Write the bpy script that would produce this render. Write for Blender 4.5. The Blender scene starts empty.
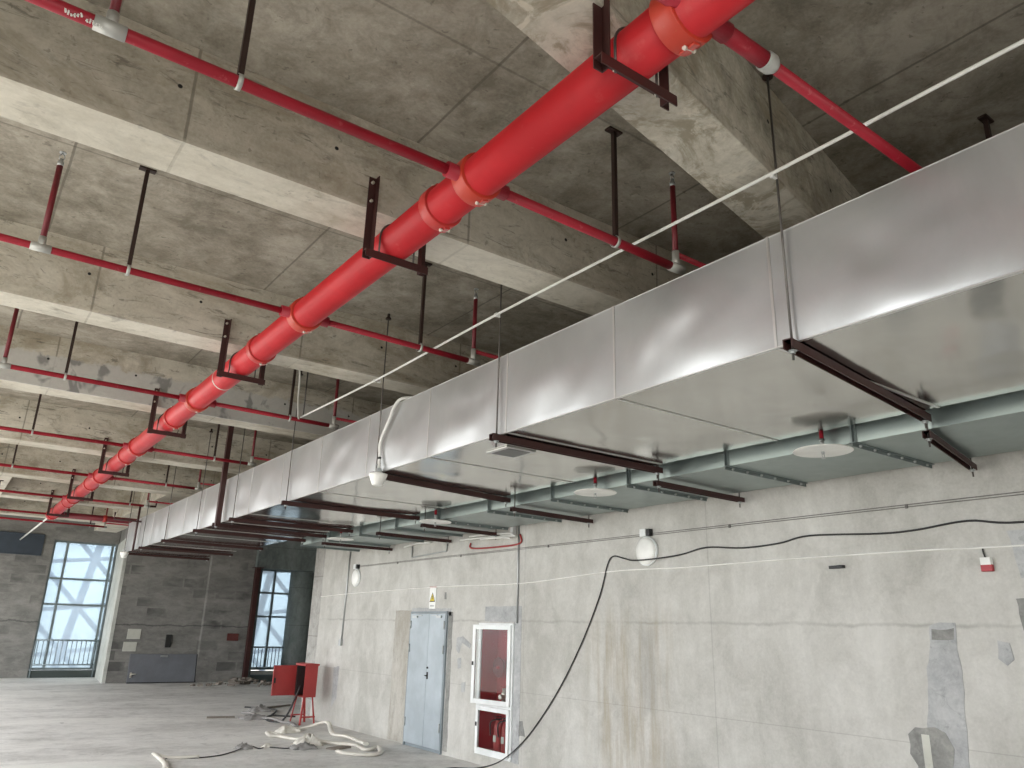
import bpy, bmesh, math, random
from mathutils import Vector, Matrix, noise as mnoise
S = bpy.context.scene
COL = S.collection
PI = math.pi
random.seed(7)

# ---------------------------------------------------------------- materials
class Nodes:
    def __init__(s, name):
        s.m = bpy.data.materials.new(name); s.m.use_nodes = True
        s.t = s.m.node_tree; s.t.nodes.clear()
        s.out = s.t.nodes.new('ShaderNodeOutputMaterial')
    def n(s, typ, **kw):
        nd = s.t.nodes.new(typ)
        for k, v in kw.items(): setattr(nd, k, v)
        return nd
    def l(s, a, b): s.t.links.new(a, b)
    def put(s, sock, v):
        if isinstance(v, bpy.types.NodeSocket): s.l(v, sock)
        else: sock.default_value = v
    def math(s, op, a, b=0.0, c=0.0, clamp=False):
        nd = s.n('ShaderNodeMath', operation=op, use_clamp=clamp)
        for i, v in enumerate((a, b, c)): s.put(nd.inputs[i], v)
        return nd.outputs[0]
    def pos(s): return s.n('ShaderNodeNewGeometry').outputs['Position']
    def sep(s, v):
        nd = s.n('ShaderNodeSeparateXYZ'); s.l(v, nd.inputs[0]); return nd.outputs
    def scaled(s, v, sc):
        nd = s.n('ShaderNodeVectorMath', operation='MULTIPLY'); s.l(v, nd.inputs[0]); nd.inputs[1].default_value = sc
        return nd.outputs[0]
    def noise(s, v, scale, detail=4, rough=.55, dist=0.0):
        nd = s.n('ShaderNodeTexNoise'); s.l(v, nd.inputs['Vector'])
        nd.inputs['Scale'].default_value = scale; nd.inputs['Detail'].default_value = detail
        nd.inputs['Roughness'].default_value = rough; nd.inputs['Distortion'].default_value = dist
        return nd.outputs['Fac']
    def ramp(s, f, stops, interp='LINEAR'):
        nd = s.n('ShaderNodeValToRGB'); s.put(nd.inputs[0], f); r = nd.color_ramp; r.interpolation = interp
        while len(r.elements) < len(stops): r.elements.new(.5)
        for e, (p, c) in zip(r.elements, stops):
            e.position = p; e.color = (c, c, c, 1) if isinstance(c, (int, float)) else (*c, 1)
        return nd.outputs[0]
    def smooth(s, v, a, b):
        nd = s.n('ShaderNodeMapRange', interpolation_type='SMOOTHSTEP'); s.put(nd.inputs[0], v)
        nd.inputs[1].default_value = a; nd.inputs[2].default_value = b
        return nd.outputs[0]
    def mix(s, f, a, b, typ='MIX'):
        nd = s.n('ShaderNodeMix', data_type='RGBA', blend_type=typ); s.put(nd.inputs[0], f)
        for i, v in ((6, a), (7, b)):
            if isinstance(v, bpy.types.NodeSocket): s.l(v, nd.inputs[i])
            else: nd.inputs[i].default_value = (*v, 1)
        return nd.outputs[2]
    def bump(s, h, strength=.3, dist=.01):
        nd = s.n('ShaderNodeBump'); s.l(h, nd.inputs['Height'])
        nd.inputs['Strength'].default_value = strength; nd.inputs['Distance'].default_value = dist
        return nd.outputs[0]
    def bsdf(s, color, rough=.5, metal=0.0, normal=None, spec=.5):
        b = s.n('ShaderNodeBsdfPrincipled')
        if isinstance(color, bpy.types.NodeSocket): s.l(color, b.inputs['Base Color'])
        else: b.inputs['Base Color'].default_value = (*color, 1)
        s.put(b.inputs['Roughness'], rough); s.put(b.inputs['Metallic'], metal)
        b.inputs['Specular IOR Level'].default_value = spec
        if normal: s.l(normal, b.inputs['Normal'])
        s.l(b.outputs[0], s.out.inputs[0]); return b

def line_mask(k, coord, period, offset, width, warp=None):
    """1 on thin joint lines repeated along a coordinate"""
    c = k.math('ADD', coord, -offset)
    if warp is not None: c = k.math('ADD', c, warp)
    m = k.math('PINGPONG', c, period / 2)
    return k.math('SUBTRACT', 1.0, k.smooth(m, width * .4, width))

def band(k, coord, a, b, soft=.04):
    return k.math('MULTIPLY', k.smooth(coord, a - soft, a + soft), k.math('SUBTRACT', 1.0, k.smooth(coord, b - soft, b + soft)))

def concrete(name, dark, mid, light, stretch=(1, 1, 1), joints=(), rough=.85, speck=.5, blotch=.5, extra=None, bump=.25, seed=0.0, scale=1.0):
    k = Nodes(name); p = k.pos()
    off = k.n('ShaderNodeVectorMath', operation='ADD'); k.l(p, off.inputs[0]); off.inputs[1].default_value = (seed, seed * 1.7, seed * .6)
    v = k.scaled(off.outputs[0], tuple(a * scale for a in stretch))
    big = k.noise(v, .9, 5, .6, .4); med = k.noise(v, 4.5, 5, .65, .6); fine = k.noise(off.outputs[0], 46, 4, .6)
    f = k.math('ADD', k.math('MULTIPLY', big, .5), k.math('ADD', k.math('MULTIPLY', med, .36), k.math('MULTIPLY', fine, .14)))
    c = k.ramp(f, [(.40, dark), (.5, mid), (.60, light)])
    spots = k.ramp(k.noise(v, 2.2, 9, .78, 1.2), [(.53, 0), (.66, 1)])
    c = k.mix(k.math('MULTIPLY', spots, blotch), c, tuple(a * .55 for a in dark))
    sp = k.ramp(k.noise(off.outputs[0], 17, 3, .6, .5), [(.64, 0), (.70, 1)])
    c = k.mix(k.math('MULTIPLY', sp, speck), c, tuple(a * .5 for a in dark))
    pale = k.ramp(k.noise(v, 1.6, 7, .7, .8), [(.57, 0), (.68, 1)])
    c = k.mix(k.math('MULTIPLY', pale, .35), c, tuple(min(1, a * 1.15) for a in light))
    ax = k.sep(p); h = k.math('ADD', k.math('MULTIPLY', med, .6), k.math('MULTIPLY', fine, .4))
    wob = k.math('MULTIPLY', k.math('SUBTRACT', k.noise(p, 1.3, 5, .7), .5), .02)
    for (a, per, o, w, st) in joints:
        m = line_mask(k, ax[a], per, o, w, wob)
        c = k.mix(k.math('MULTIPLY', m, st), c, tuple(q * .42 for q in dark))
        h = k.math('SUBTRACT', h, k.math('MULTIPLY', m, .5))
    if extra: c = extra(k, p, ax, c)
    grit = k.math('ADD', .86, k.math('MULTIPLY', k.noise(off.outputs[0], 22, 6, .75), .28))
    gc = k.n('ShaderNodeCombineColor')
    for i in range(3): k.l(grit, gc.inputs[i])
    c = k.mix(1.0, c, gc.outputs[0], 'MULTIPLY')
    k.bsdf(c, rough, 0, k.bump(h, bump, .012), .3)
    return k.m

def paint(name, col, rough=.4, metal=0.0, wear=.25, wearcol=None, spec=.5, scale=14):
    k = Nodes(name); p = k.n('ShaderNodeTexCoord').outputs['Object']
    f = k.noise(p, scale, 5, .65); f2 = k.noise(p, 2.3, 4, .6)
    c = k.mix(k.ramp(f2, [(.35, 0), (.7, 1)]), tuple(a * .86 for a in col), tuple(min(1, a * 1.1) for a in col))
    w = wearcol or tuple(a * .45 for a in col)
    c = k.mix(k.math('MULTIPLY', k.ramp(f, [(.62, 0), (.72, 1)]), wear), c, w)
    r = k.math('ADD', rough - .06, k.math('MULTIPLY', f, .14))
    k.bsdf(c, r, metal, k.bump(f, .08, .004), spec)
    return k.m

def sheet(name, col, rough, smudge, bumps=.05, metal=1.0):
    """galvanised sheet metal"""
    k = Nodes(name); p = k.pos()
    a = k.noise(p, 1.7, 4, .6, .8); b = k.noise(p, 9, 5, .65, .5); z = k.noise(p, 55, 2, .5)
    c = k.mix(k.ramp(a, [(.35, 0), (.68, 1)]), tuple(q * .88 for q in col), col)
    c = k.mix(k.math('MULTIPLY', k.ramp(b, [(.5, 0), (.8, 1)]), .06), c, tuple(q * .72 for q in col))
    c = k.mix(k.math('MULTIPLY', k.ramp(z, [(.4, 0), (.6, 1)]), .06), c, tuple(q * .8 for q in col))
    r = k.math('ADD', rough, k.math('MULTIPLY', k.math('SUBTRACT', b, .45), smudge))
    k.bsdf(c, r, metal, k.bump(k.noise(p, 2.6, 3, .5), bumps, .02))
    return k.m

M = {}
JX = [(0, 1.83, .19, .012, .55), (1, 2.44, .57, .012, .4)]
def slab_extra(k, p, ax, c):
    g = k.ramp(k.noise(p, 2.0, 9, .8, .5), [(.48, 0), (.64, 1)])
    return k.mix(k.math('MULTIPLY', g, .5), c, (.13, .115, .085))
def beam_extra(k, p, ax, c):
    X, Y, Z = ax
    # form tie holes along the sides
    dx = k.math('PINGPONG', k.math('ADD', X, .37), .46); dz = k.math('ADD', Z, -4.5)
    d = k.math('SQRT', k.math('ADD', k.math('MULTIPLY', dx, dx), k.math('MULTIPLY', dz, dz)))
    hole = k.math('SUBTRACT', 1.0, k.smooth(d, .010, .016))
    # brown form-oil stains and scuffs
    st = k.ramp(k.noise(k.scaled(p, (.7, 1.2, 1.2)), 1.5, 6, .7, .7), [(.5, 0), (.62, 1)])
    c = k.mix(k.math('MULTIPLY', st, .55), c, (.27, .225, .15))
    sc = k.ramp(k.noise(k.scaled(p, (1.3, 3, 7)), 2.4, 6, .7, 1.0), [(.57, 0), (.65, 1)])
    c = k.mix(k.math('MULTIPLY', sc, .65), c, (.13, .12, .10))
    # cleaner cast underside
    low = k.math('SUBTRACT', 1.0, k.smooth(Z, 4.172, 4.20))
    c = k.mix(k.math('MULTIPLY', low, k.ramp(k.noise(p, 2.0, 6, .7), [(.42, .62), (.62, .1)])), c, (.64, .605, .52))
    # grey plaster skim on the side of the third beam
    pl = k.math('MULTIPLY', band(k, Y, 9.6, 9.765, .004), k.math('SUBTRACT', 1.0, k.smooth(k.math('ADD', Z, k.math('MULTIPLY', k.noise(p, 5, 5, .7), .3)), 4.68, 4.72)))
    c = k.mix(k.math('MULTIPLY', pl, .85), c, (.53, .525, .50))
    dk = k.ramp(k.noise(k.scaled(p, (1.4, 1, 1)), 2.7, 3, .55, .4), [(.58, 0), (.64, 1)])
    c = k.mix(k.math('MULTIPLY', k.math('MULTIPLY', pl, dk), .75), c, (.17, .17, .165))
    return k.mix(hole, c, (.02, .02, .02))
def skew_extra(k, p, ax, c):
    c = beam_extra(k, p, ax, c)
    low = k.math('SUBTRACT', 1.0, k.smooth(ax[2], 4.155, 4.18))
    a = k.ramp(k.noise(p, 2.6, 7, .72, .8), [(.46, 0), (.56, 1)])
    c = k.mix(k.math('MULTIPLY', k.math('MULTIPLY', low, a), .75), c, (.24, .205, .14))
    b_ = k.ramp(k.noise(p, 5.5, 6, .7, .8), [(.57, 0), (.62, 1)])
    return k.mix(k.math('MULTIPLY', k.math('MULTIPLY', low, b_), .6), c, (.62, .57, .47))
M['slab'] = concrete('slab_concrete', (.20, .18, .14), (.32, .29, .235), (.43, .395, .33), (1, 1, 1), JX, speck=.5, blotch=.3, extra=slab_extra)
M['beam'] = concrete('beam_concrete', (.33, .30, .24), (.50, .465, .385), (.62, .585, .50), (.55, 1, 1), [(0, 1.83, .62, .012, .6)], speck=.5, blotch=.55, extra=beam_extra, seed=3.1)
M['beam_skew'] = concrete('skewed_beam_concrete', (.26, .24, .19), (.42, .39, .315), (.60, .56, .47), (1, 1, 1), [], speck=.3, blotch=.6, extra=skew_extra, seed=8.3)

def wall_extra(k, p, ax, c):
    X, Y, Z = ax
    w = k.math('SUBTRACT', k.noise(p, 2.2, 6, .7), .5)
    z2 = k.math('ADD', Z, k.math('MULTIPLY', w, .10))
    crack = k.math('MULTIPLY', band(k, z2, 1.815, 1.84, .012), k.ramp(k.noise(p, 1.1, 4, .6), [(.4, .25), (.6, 1)]))
    c = k.mix(k.math('MULTIPLY', crack, .42), c, (.2, .19, .17))
    thin = band(k, Z, .957, .962, .004)
    c = k.mix(k.math('MULTIPLY', thin, .45), c, (.2, .19, .17))
    # brown run-off streaks
    st = k.noise(k.scaled(p, (1, 5, .5)), 1.6, 5, .65)
    m = k.math('MULTIPLY', band(k, Y, 5.85, 7.1, .25), band(k, Z, .2, 1.9, .35))
    c = k.mix(k.math('MULTIPLY', k.math('MULTIPLY', m, k.ramp(st, [(.42, 0), (.62, 1)])), .6), c, (.34, .29, .21))
    m3 = band(k, Y, 6.08, 6.3, .06); m3 = k.math('MULTIPLY', m3, band(k, Z, .9, 1.75, .12))
    c = k.mix(k.math('MULTIPLY', m3, .35), c, (.25, .24, .22))
    vs = k.ramp(k.noise(k.scaled(p, (1, 3.2, .22)), 1.2, 4, .6), [(.45, 0), (.7, 1)])
    c = k.mix(k.math('MULTIPLY', vs, .2), c, (.34, .33, .29))
    return c
M['wall'] = concrete('wall_concrete', (.42, .41, .375), (.52, .51, .475), (.60, .59, .555), (1, 1, .8), [(1, 3.1, 2.2, .008, .25)], speck=.08, blotch=.10, extra=wall_extra, seed=1.3, scale=.7)

def back_extra(k, p, ax, c):
    X, Y, Z = ax
    v = k.n('ShaderNodeCombineXYZ'); k.l(X, v.inputs[0]); k.l(Z, v.inputs[1])
    b = k.n('ShaderNodeTexBrick'); k.l(v.outputs[0], b.inputs[0]); b.inputs['Scale'].default_value = 1
    b.inputs['Color1'].default_value = (0, 0, 0, 1); b.inputs['Color2'].default_value = (1, 1, 1, 1); b.inputs['Mortar'].default_value = (.25, .25, .25, 1)
    b.inputs['Brick Width'].default_value = .62; b.inputs['Row Height'].default_value = .3; b.inputs['Mortar Size'].default_value = .03; b.inputs['Mortar Smooth'].default_value = .6
    row = k.ramp(b.outputs[0], [(.55, 0), (.95, 1)])
    blot = k.ramp(k.noise(k.scaled(p, (1, 1, 1.6)), 1.4, 3, .5), [(.42, 0), (.6, 1)])
    c = k.mix(k.math('MULTIPLY', k.math('MULTIPLY', row, blot), .75), c, (.075, .075, .072))
    w = k.math('MULTIPLY', k.math('SUBTRACT', k.noise(p, 1.5, 5, .7), .5), .22)
    crack = band(k, k.math('ADD', Z, w), 1.60, 1.63, .02)
    return k.mix(k.math('MULTIPLY', crack, .8), c, (.06, .06, .06))
M['back'] = concrete('back_wall_blockwork', (.17, .165, .155), (.23, .225, .21), (.29, .28, .26), (.7, 1, 1.6), [], speck=.1, blotch=.3, extra=back_extra, seed=5.0)

def floor_extra(k, p, ax, c):
    d = k.ramp(k.noise(k.scaled(p, (.6, 1.3, 1)), .55, 6, .65, .6), [(.45, 0), (.62, 1)])
    c = k.mix(k.math('MULTIPLY', d, .65), c, (.82, .81, .78))
    s = k.ramp(k.noise(k.scaled(p, (1, 1, 1)), 3.0, 8, .75, 1.0), [(.58, 0), (.72, 1)])
    return k.mix(k.math('MULTIPLY', s, .65), c, (.24, .235, .225))
M['floor'] = concrete('floor_concrete', (.50, .49, .47), (.63, .62, .60), (.74, .73, .71), (1, 1, 1), [], speck=.25, blotch=.25, extra=floor_extra, seed=2.2, rough=.75)
M['pier'] = concrete('pier_concrete', (.27, .26, .24), (.38, .37, .345), (.48, .47, .44), (1, 1, 1), [(2, 1.2, .3, .015, .4)], speck=.2, blotch=.35, seed=9.0)
M['column'] = concrete('column_concrete', (.13, .15, .145), (.19, .22, .21), (.26, .29, .28), (1, 1, .5), [(2, 1.2, .5, .015, .4)], speck=.2, blotch=.3, seed=6.0)
M['lit_jamb'] = concrete('pale_lit_jamb', (.42, .43, .39), (.52, .53, .49), (.6, .61, .57), (1, 1, 1), [], speck=.1, blotch=.1, seed=4.0)
M['mortar'] = concrete('mortar_grey', (.34, .345, .345), (.42, .425, .425), (.49, .495, .49), (1, 1, 1), [], speck=.3, blotch=.4, seed=11.0, scale=2.5)
M['mortar_dark'] = concrete('mortar_damp', (.20, .20, .19), (.27, .27, .255), (.35, .345, .32), (1, 1, 1), [], speck=.3, blotch=.3, seed=12.0, scale=2.5)
M['mortar_brown'] = concrete('mortar_brown', (.38, .355, .31), (.45, .43, .385), (.52, .5, .455), (1, 1, .5), [], speck=.3, blotch=.35, seed=13.0, scale=2)
M['duct'] = sheet('duct_side_sheet', (.585, .60, .60), .34, .08, .03, .72)
M['duct_under'] = sheet('duct_under_sheet', (.58, .565, .53), .13, .12, .05)
M['duct_green'] = sheet('duct_galvanised', (.36, .42, .405), .38, .2, .04)
M['seam'] = sheet('duct_seam_sheet', (.72, .72, .70), .4, .2, .02)
M['galv'] = paint('galvanised_steel', (.50, .52, .52), .42, .8, .3)
M['main_red'] = paint('red_main_paint', (.50, .018, .024), .40, 0, .15, (.6, .16, .14), spec=.35, scale=9)
M['branch_red'] = paint('red_branch_paint', (.33, .014, .028), .45, 0, .25, (.6, .2, .2), spec=.35, scale=22)
M['coupling_red'] = paint('orange_red_coupling', (.48, .035, .03), .36, 0, .3)
M['tee_orange'] = paint('orange_tee_paint', (.48, .042, .022), .38, 0, .4, (.4, .2, .08))
M['riser_red'] = paint('dark_red_riser', (.17, .012, .02), .45, 0, .3)
M['maroon'] = paint('maroon_primer', (.048, .014, .012), .5, 0, .35, (.02, .008, .008))
M['rod_dark'] = paint('dark_hanger_steel', (.035, .018, .014), .5, .2, .3)
M['rod'] = paint('threaded_rod_steel', (.14, .13, .12), .45, .7, .3)
M['bolt'] = paint('zinc_bolt', (.72, .68, .6), .35, .7, .2)
M['galv_dark'] = paint('dull_sheet', (.20, .20, .195), .5, .5, .3)
M['white_pvc'] = paint('white_plastic', (.80, .80, .76), .45, 0, .1)
M['white_frame'] = paint('white_painted_metal', (.80, .82, .81), .4, 0, .1)
M['offwhite'] = paint('off_white_hose', (.72, .69, .62), .75, 0, .35, (.5, .46, .4))
M['greyrag'] = paint('grey_rag', (.3, .29, .28), .9, 0, .4)
M['black'] = paint('black_rubber', (.018, .018, .018), .5, 0, .2)
M['wire'] = paint('grey_wire', (.16, .15, .14), .6, 0, .2)
M['string'] = paint('white_string', (.85, .84, .80), .7, 0, .05)
M['door_grey'] = paint('blue_grey_door_paint', (.39, .445, .48), .42, 0, .10, (.32, .37, .41))
M['door_frame_grey'] = paint('door_frame_paint', (.24, .28, .30), .45, 0, .15)
M['door_leafgrey'] = paint('dark_grey_door_paint', (.17, .18, .20), .5, 0, .2)
M['box_red'] = paint('red_box_paint', (.38, .04, .038), .45, 0, .2)
M['fire_red'] = paint('fire_cabinet_red', (.38, .02, .03), .4, 0, .1)
M['dark_blue'] = paint('dark_blue_sheet', (.045, .06, .08), .45, .2, .3)
M['dark_green'] = paint('dark_green_frame', (.06, .075, .072), .45, .2, .2)
M['alu'] = paint('grey_window_frame', (.18, .215, .22), .45, .3, .15)
M['rail'] = paint('pale_balustrade', (.26, .31, .33), .4, .3, .1)
M['brace'] = paint('pale_blue_brace', (.16, .23, .33), .5, 0, .1)
M['wood'] = paint('scrap_wood', (.23, .2, .17), .85, 0, .5)
M['yellow'] = paint('sign_yellow', (.80, .62, .03), .5, 0, .05)
M['sign_grey'] = paint('sign_grey_print', (.45, .45, .45), .6, 0, .05)
M['sign_red'] = paint('sign_red_edge', (.45, .08, .08), .6, 0, .05)
M['rust'] = paint('rust_patch', (.13, .035, .03), .8, 0, .5)
M['lamp_white'] = paint('lamp_white', (.86, .86, .82), .35, 0, .05)
M['pale_patch'] = paint('pale_filler', (.56, .56, .50), .85, 0, .25)

def glass_mat(name, tint, haze, hazecol=(.85, .92, 1.0), gloss=.12):
    k = Nodes(name)
    t = k.n('ShaderNodeBsdfTransparent'); t.inputs[0].default_value = (*tint, 1)
    tr = k.n('ShaderNodeBsdfTranslucent'); tr.inputs[0].default_value = (*hazecol, 1)
    g = k.n('ShaderNodeBsdfGlossy'); g.inputs['Roughness'].default_value = .02
    a = k.n('ShaderNodeMixShader'); a.inputs[0].default_value = haze; k.l(t.outputs[0], a.inputs[1]); k.l(tr.outputs[0], a.inputs[2])
    b = k.n('ShaderNodeMixShader'); b.inputs[0].default_value = gloss; k.l(a.outputs[0], b.inputs[1]); k.l(g.outputs[0], b.inputs[2])
    k.l(b.outputs[0], k.out.inputs[0]); return k.m
M['window_glass'] = glass_mat('hazy_tinted_glass', (.37, .43, .46), .24)  # sky dimming is put into the tint, milky haze into the translucent share
M['cabinet_glass'] = glass_mat('clear_cabinet_glass', (.9, .92, .92), .01, gloss=.022)

# ---------------------------------------------------------------- mesh helpers
class MB:
    def __init__(s): s.bm = bmesh.new(); s.sm = []
    def box(s, x0, x1, y0, y1, z0, z1, mat=None):
        vs = [s.bm.verts.new(v) for v in ((x0, y0, z0), (x1, y0, z0), (x1, y1, z0), (x0, y1, z0), (x0, y0, z1), (x1, y0, z1), (x1, y1, z1), (x0, y1, z1))]
        if mat is not None:
            for v in vs: v.co = mat @ v.co
        for f in ((0, 3, 2, 1), (4, 5, 6, 7), (0, 1, 5, 4), (1, 2, 6, 5), (2, 3, 7, 6), (3, 0, 4, 7)):
            s.bm.faces.new([vs[i] for i in f])
        return s
    def cbox(s, c, d, mat=None):
        return s.box(c[0] - d[0] / 2, c[0] + d[0] / 2, c[1] - d[1] / 2, c[1] + d[1] / 2, c[2] - d[2] / 2, c[2] + d[2] / 2, mat)
    def prism(s, pts, depth_vec):
        """closed outline (3-D points) swept along a vector"""
        d = Vector(depth_vec); a = [s.bm.verts.new(Vector(p)) for p in pts]; b = [s.bm.verts.new(Vector(p) + d) for p in pts]
        s.bm.faces.new(a[::-1]); s.bm.faces.new(b)
        for i in range(len(a)):
            j = (i + 1) % len(a); s.bm.faces.new((a[i], a[j], b[j], b[i]))
        return s
    def tube(s, pts, r, seg=12, flat=1.0, caps=True, curve=0, radii=None):
        P = [Vector(p) for p in pts]
        if curve: P = catmull(P, curve)
        n = len(P); rings = []; up = None
        for i, p in enumerate(P):
            t = (P[min(i + 1, n - 1)] - P[max(i - 1, 0)]).normalized()
            if up is None:
                up = Vector((0, 0, 1)) if abs(t.z) < .9 else Vector((1, 0, 0))
            side = t.cross(up)
            if side.length < 1e-4: side = t.orthogonal()
            side.normalize(); up2 = side.cross(t).normalized(); up = up2
            if flat != 1.0:
                side = t.cross(Vector((0, 0, 1)));
                side = side.normalized() if side.length > 1e-3 else Vector((1, 0, 0)); up2 = side.cross(t).normalized()
            rr = radii[i] if radii else r
            rings.append([s.bm.verts.new(p + side * (rr * math.cos(2 * PI * k / seg)) + up2 * (rr * flat * math.sin(2 * PI * k / seg))) for k in range(seg)])
        for a, b in zip(rings, rings[1:]):
            for k in range(seg):
                f = s.bm.faces.new((a[k], a[(k + 1) % seg], b[(k + 1) % seg], b[k])); f.smooth = True
        if caps:
            s.bm.faces.new(rings[0][::-1]); s.bm.faces.new(rings[-1])
        return s
    def lathe(s, prof, origin, axis='Z', seg=24, closed_ends=True):
        """profile [(radius, along)] turned about an axis through origin"""
        o = Vector(origin); A = {'X': Vector((1, 0, 0)), 'Y': Vector((0, 1, 0)), 'Z': Vector((0, 0, 1))}[axis]
        U = A.orthogonal().normalized(); W = A.cross(U); rings = []
        for r, h in prof:
            rings.append([s.bm.verts.new(o + A * h + (U * math.cos(2 * PI * k / seg) + W * math.sin(2 * PI * k / seg)) * max(r, 1e-4)) for k in range(seg)])
        for a, b in zip(rings, rings[1:]):
            for k in range(seg):
                f = s.bm.faces.new((a[k], a[(k + 1) % seg], b[(k + 1) % seg], b[k])); f.smooth = True
        if closed_ends:
            s.bm.faces.new(rings[0][::-1]); s.bm.faces.new(rings[-1])
        return s
    def angle(s, p0, p1, w, th, u, v):
        """L-section steel from p0 to p1, legs along u and v"""
        p0 = Vector(p0); d = Vector(p1) - p0; u = Vector(u); v = Vector(v)
        pr = [(0, 0), (w, 0), (w, th), (th, th), (th, w), (0, w)]
        return s.prism([p0 + u * a + v * b for a, b in pr], d)
    def grid(s, o, du, dv, nu, nv, disp=None):
        o = Vector(o); du = Vector(du); dv = Vector(dv); n = du.cross(dv).normalized(); V = []
        for i in range(nu + 1):
            V.append([])
            for j in range(nv + 1):
                a, b = i / nu, j / nv; p = o + du * a + dv * b
                if disp: p += n * disp(a, b, p)
                V[-1].append(s.bm.verts.new(p))
        for i in range(nu):
            for j in range(nv):
                f = s.bm.faces.new((V[i][j], V[i + 1][j], V[i + 1][j + 1], V[i][j + 1])); f.smooth = True
        return s
    def build(s, name, mat, parent=None, bevel=0, loc=None, fix=True):
        if fix: bmesh.ops.recalc_face_normals(s.bm, faces=s.bm.faces)
        me = bpy.data.meshes.new(name); s.bm.to_mesh(me); s.bm.free()
        me.materials.append(mat if isinstance(mat, bpy.types.Material) else M[mat])
        o = bpy.data.objects.new(name, me); COL.objects.link(o)
        if parent is not None:
            o.parent = parent
            r = parent
            off = Vector((0, 0, 0))
            while r is not None: off += r.location; r = r.parent
            for v in me.vertices: v.co -= off          # meshes are drawn in place, the thing's base is its origin
        elif loc is not None:
            for v in me.vertices: v.co -= Vector(loc)
            o.location = loc
        if bevel:
            b = o.modifiers.new('bevel', 'BEVEL'); b.width = bevel; b.segments = 2; b.limit_method = 'ANGLE'
        return o

def catmull(P, k):
    out = []; n = len(P)
    for i in range(n - 1):
        a, b, c, d = P[max(i - 1, 0)], P[i], P[i + 1], P[min(i + 2, n - 1)]
        for j in range(k):
            t = j / k
            out.append(.5 * ((2 * b) + (c - a) * t + (2 * a - 5 * b + 4 * c - d) * t * t + (3 * b - a - 3 * c + d) * t ** 3))
    out.append(P[-1]); return out

def tag(o, label, cat, group=None, kind=None):
    o['label'] = label; o['category'] = cat
    if group: o['group'] = group
    if kind: o['kind'] = kind
    return o
def thing(name, label, cat, loc, group=None):
    o = bpy.data.objects.new(name, None); COL.objects.link(o); o.location = loc; o.empty_display_size = .1
    return tag(o, label, cat, group)
def struct(name, mb, mat, label=None, bevel=0):
    o = mb.build(name, mat, None, bevel); o['kind'] = 'structure'
    if label: o['label'] = label
    return o
def copy_tree(o, parent=None):
    c = o.copy(); COL.objects.link(c)
    if parent is not None: c.parent = parent
    for ch in list(o.children): copy_tree(ch, c)
    return c
ORD = ['first', 'second', 'third', 'fourth', 'fifth', 'sixth', 'seventh', 'eighth', 'ninth', 'tenth', 'eleventh', 'twelfth']

# ---------------------------------------------------------------- the setting
XL, XR, YN, YF, ZS, ZB = -2.3, 6.35, -5.0, 25.5, 4.78, 4.17
b = MB().grid((XL - .5, YN - .5, 0), (12.5 - XL + .5, 0, 0), (0, 34.5, 0), 1, 1); b.box(XL - .5, 12.5, YN - .5, 29, -.3, -.002)
struct('floor', b, 'floor')
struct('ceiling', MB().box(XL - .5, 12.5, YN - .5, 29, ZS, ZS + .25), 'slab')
# right wall with the recess for the fire cabinet
CY0, CY1, CZ0, CZ1 = 8.66, 9.36, .17, 1.76
w = MB()
w.box(XR, XR + .3, YN, CY0, 0, ZS); w.box(XR, XR + .3, CY1, 15.15, 0, ZS)
w.box(XR, XR + .3, CY0, CY1, 0, CZ0); w.box(XR, XR + .3, CY0, CY1, CZ1, ZS); w.box(XR + .28, XR + .3, CY0, CY1, CZ0, CZ1)
wall_r = struct('wall_right', w, 'wall')
struct('trim_1', MB().box(6.6, 7.3, 15.15, 16.25, 0, ZS), 'pier', 'grey concrete pier at the far end of the right wall')
struct('wall_side', MB().box(12.2, 12.5, 15.15, 27, 0, ZS), 'pier')
struct('wall_passage', MB().box(7.3, 12.5, 15.15, 15.4, 0, ZS), 'pier')
# back wall left part with the window opening, protruding block and the opening on the right
WX0, WX1, YW = 2.84, 4.68, 28.3
w = MB()
w.box(XL, WX0, YW, YW + .4, 0, ZS); w.box(WX0, WX1, YW, YW + .4, 4.07, ZS); w.box(4.9, 6.92, YF, YF + .4, 0, ZS)
w.prism([(4.44, YF, 0), (4.9, YF, 0), (4.95, YW + .4, 0), (WX1, YW + .4, 0), (WX1 + .02, YW, 0)], (0, 0, ZS))
struct('wall_back', w, 'back')
struct('trim_2', MB().prism([(4.41, YF - .015, 0), (4.50, YF - .015, 0), (4.50, YF, 0), (4.44, YF, 0), (WX1 + .02, YW, 0), (WX1 - .01, YW, 0)], (0, 0, 4.07)), 'lit_jamb', 'return wall right of the first back window, side light in its pale colour')  # light falling from the left is put into this paler facing
BY = 25.1
w = MB(); w.box(6.9, 8.26, 25.3, YF + 1.3, 0, ZS)
struct('wall_projection', w, 'back')
struct('trim_3', MB().box(8.26, 12.2, BY, BY + .5, 3.42, ZS), 'column', 'dark lintel over the right back opening')
w = MB(); w.box(8.0, 8.58, 26.0, 26.3, 0, ZS); w.box(8.58, 9.9, 26.0, 26.3, 3.45, ZS); w.box(9.9, 10.62, 26.0, 26.3, 0, ZS)
w.box(10.62, 11.7, 26.0, 26.3, 1.98, ZS); w.box(10.62, 11.7, 26.0, 26.3, 0, .4); w.box(11.7, 12.5, 26.0, 26.3, 0, ZS)
w.box(8.58, 9.9, 25.7, 26.3, 0, .12)
struct('wall_recess', w, 'column')
struct('trim_4', MB().lathe([(.41, 0), (.41, ZS)], (10.13, 25.93, 0), 'Z', 40), 'column', 'round grey green concrete column in the right back opening')
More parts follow.
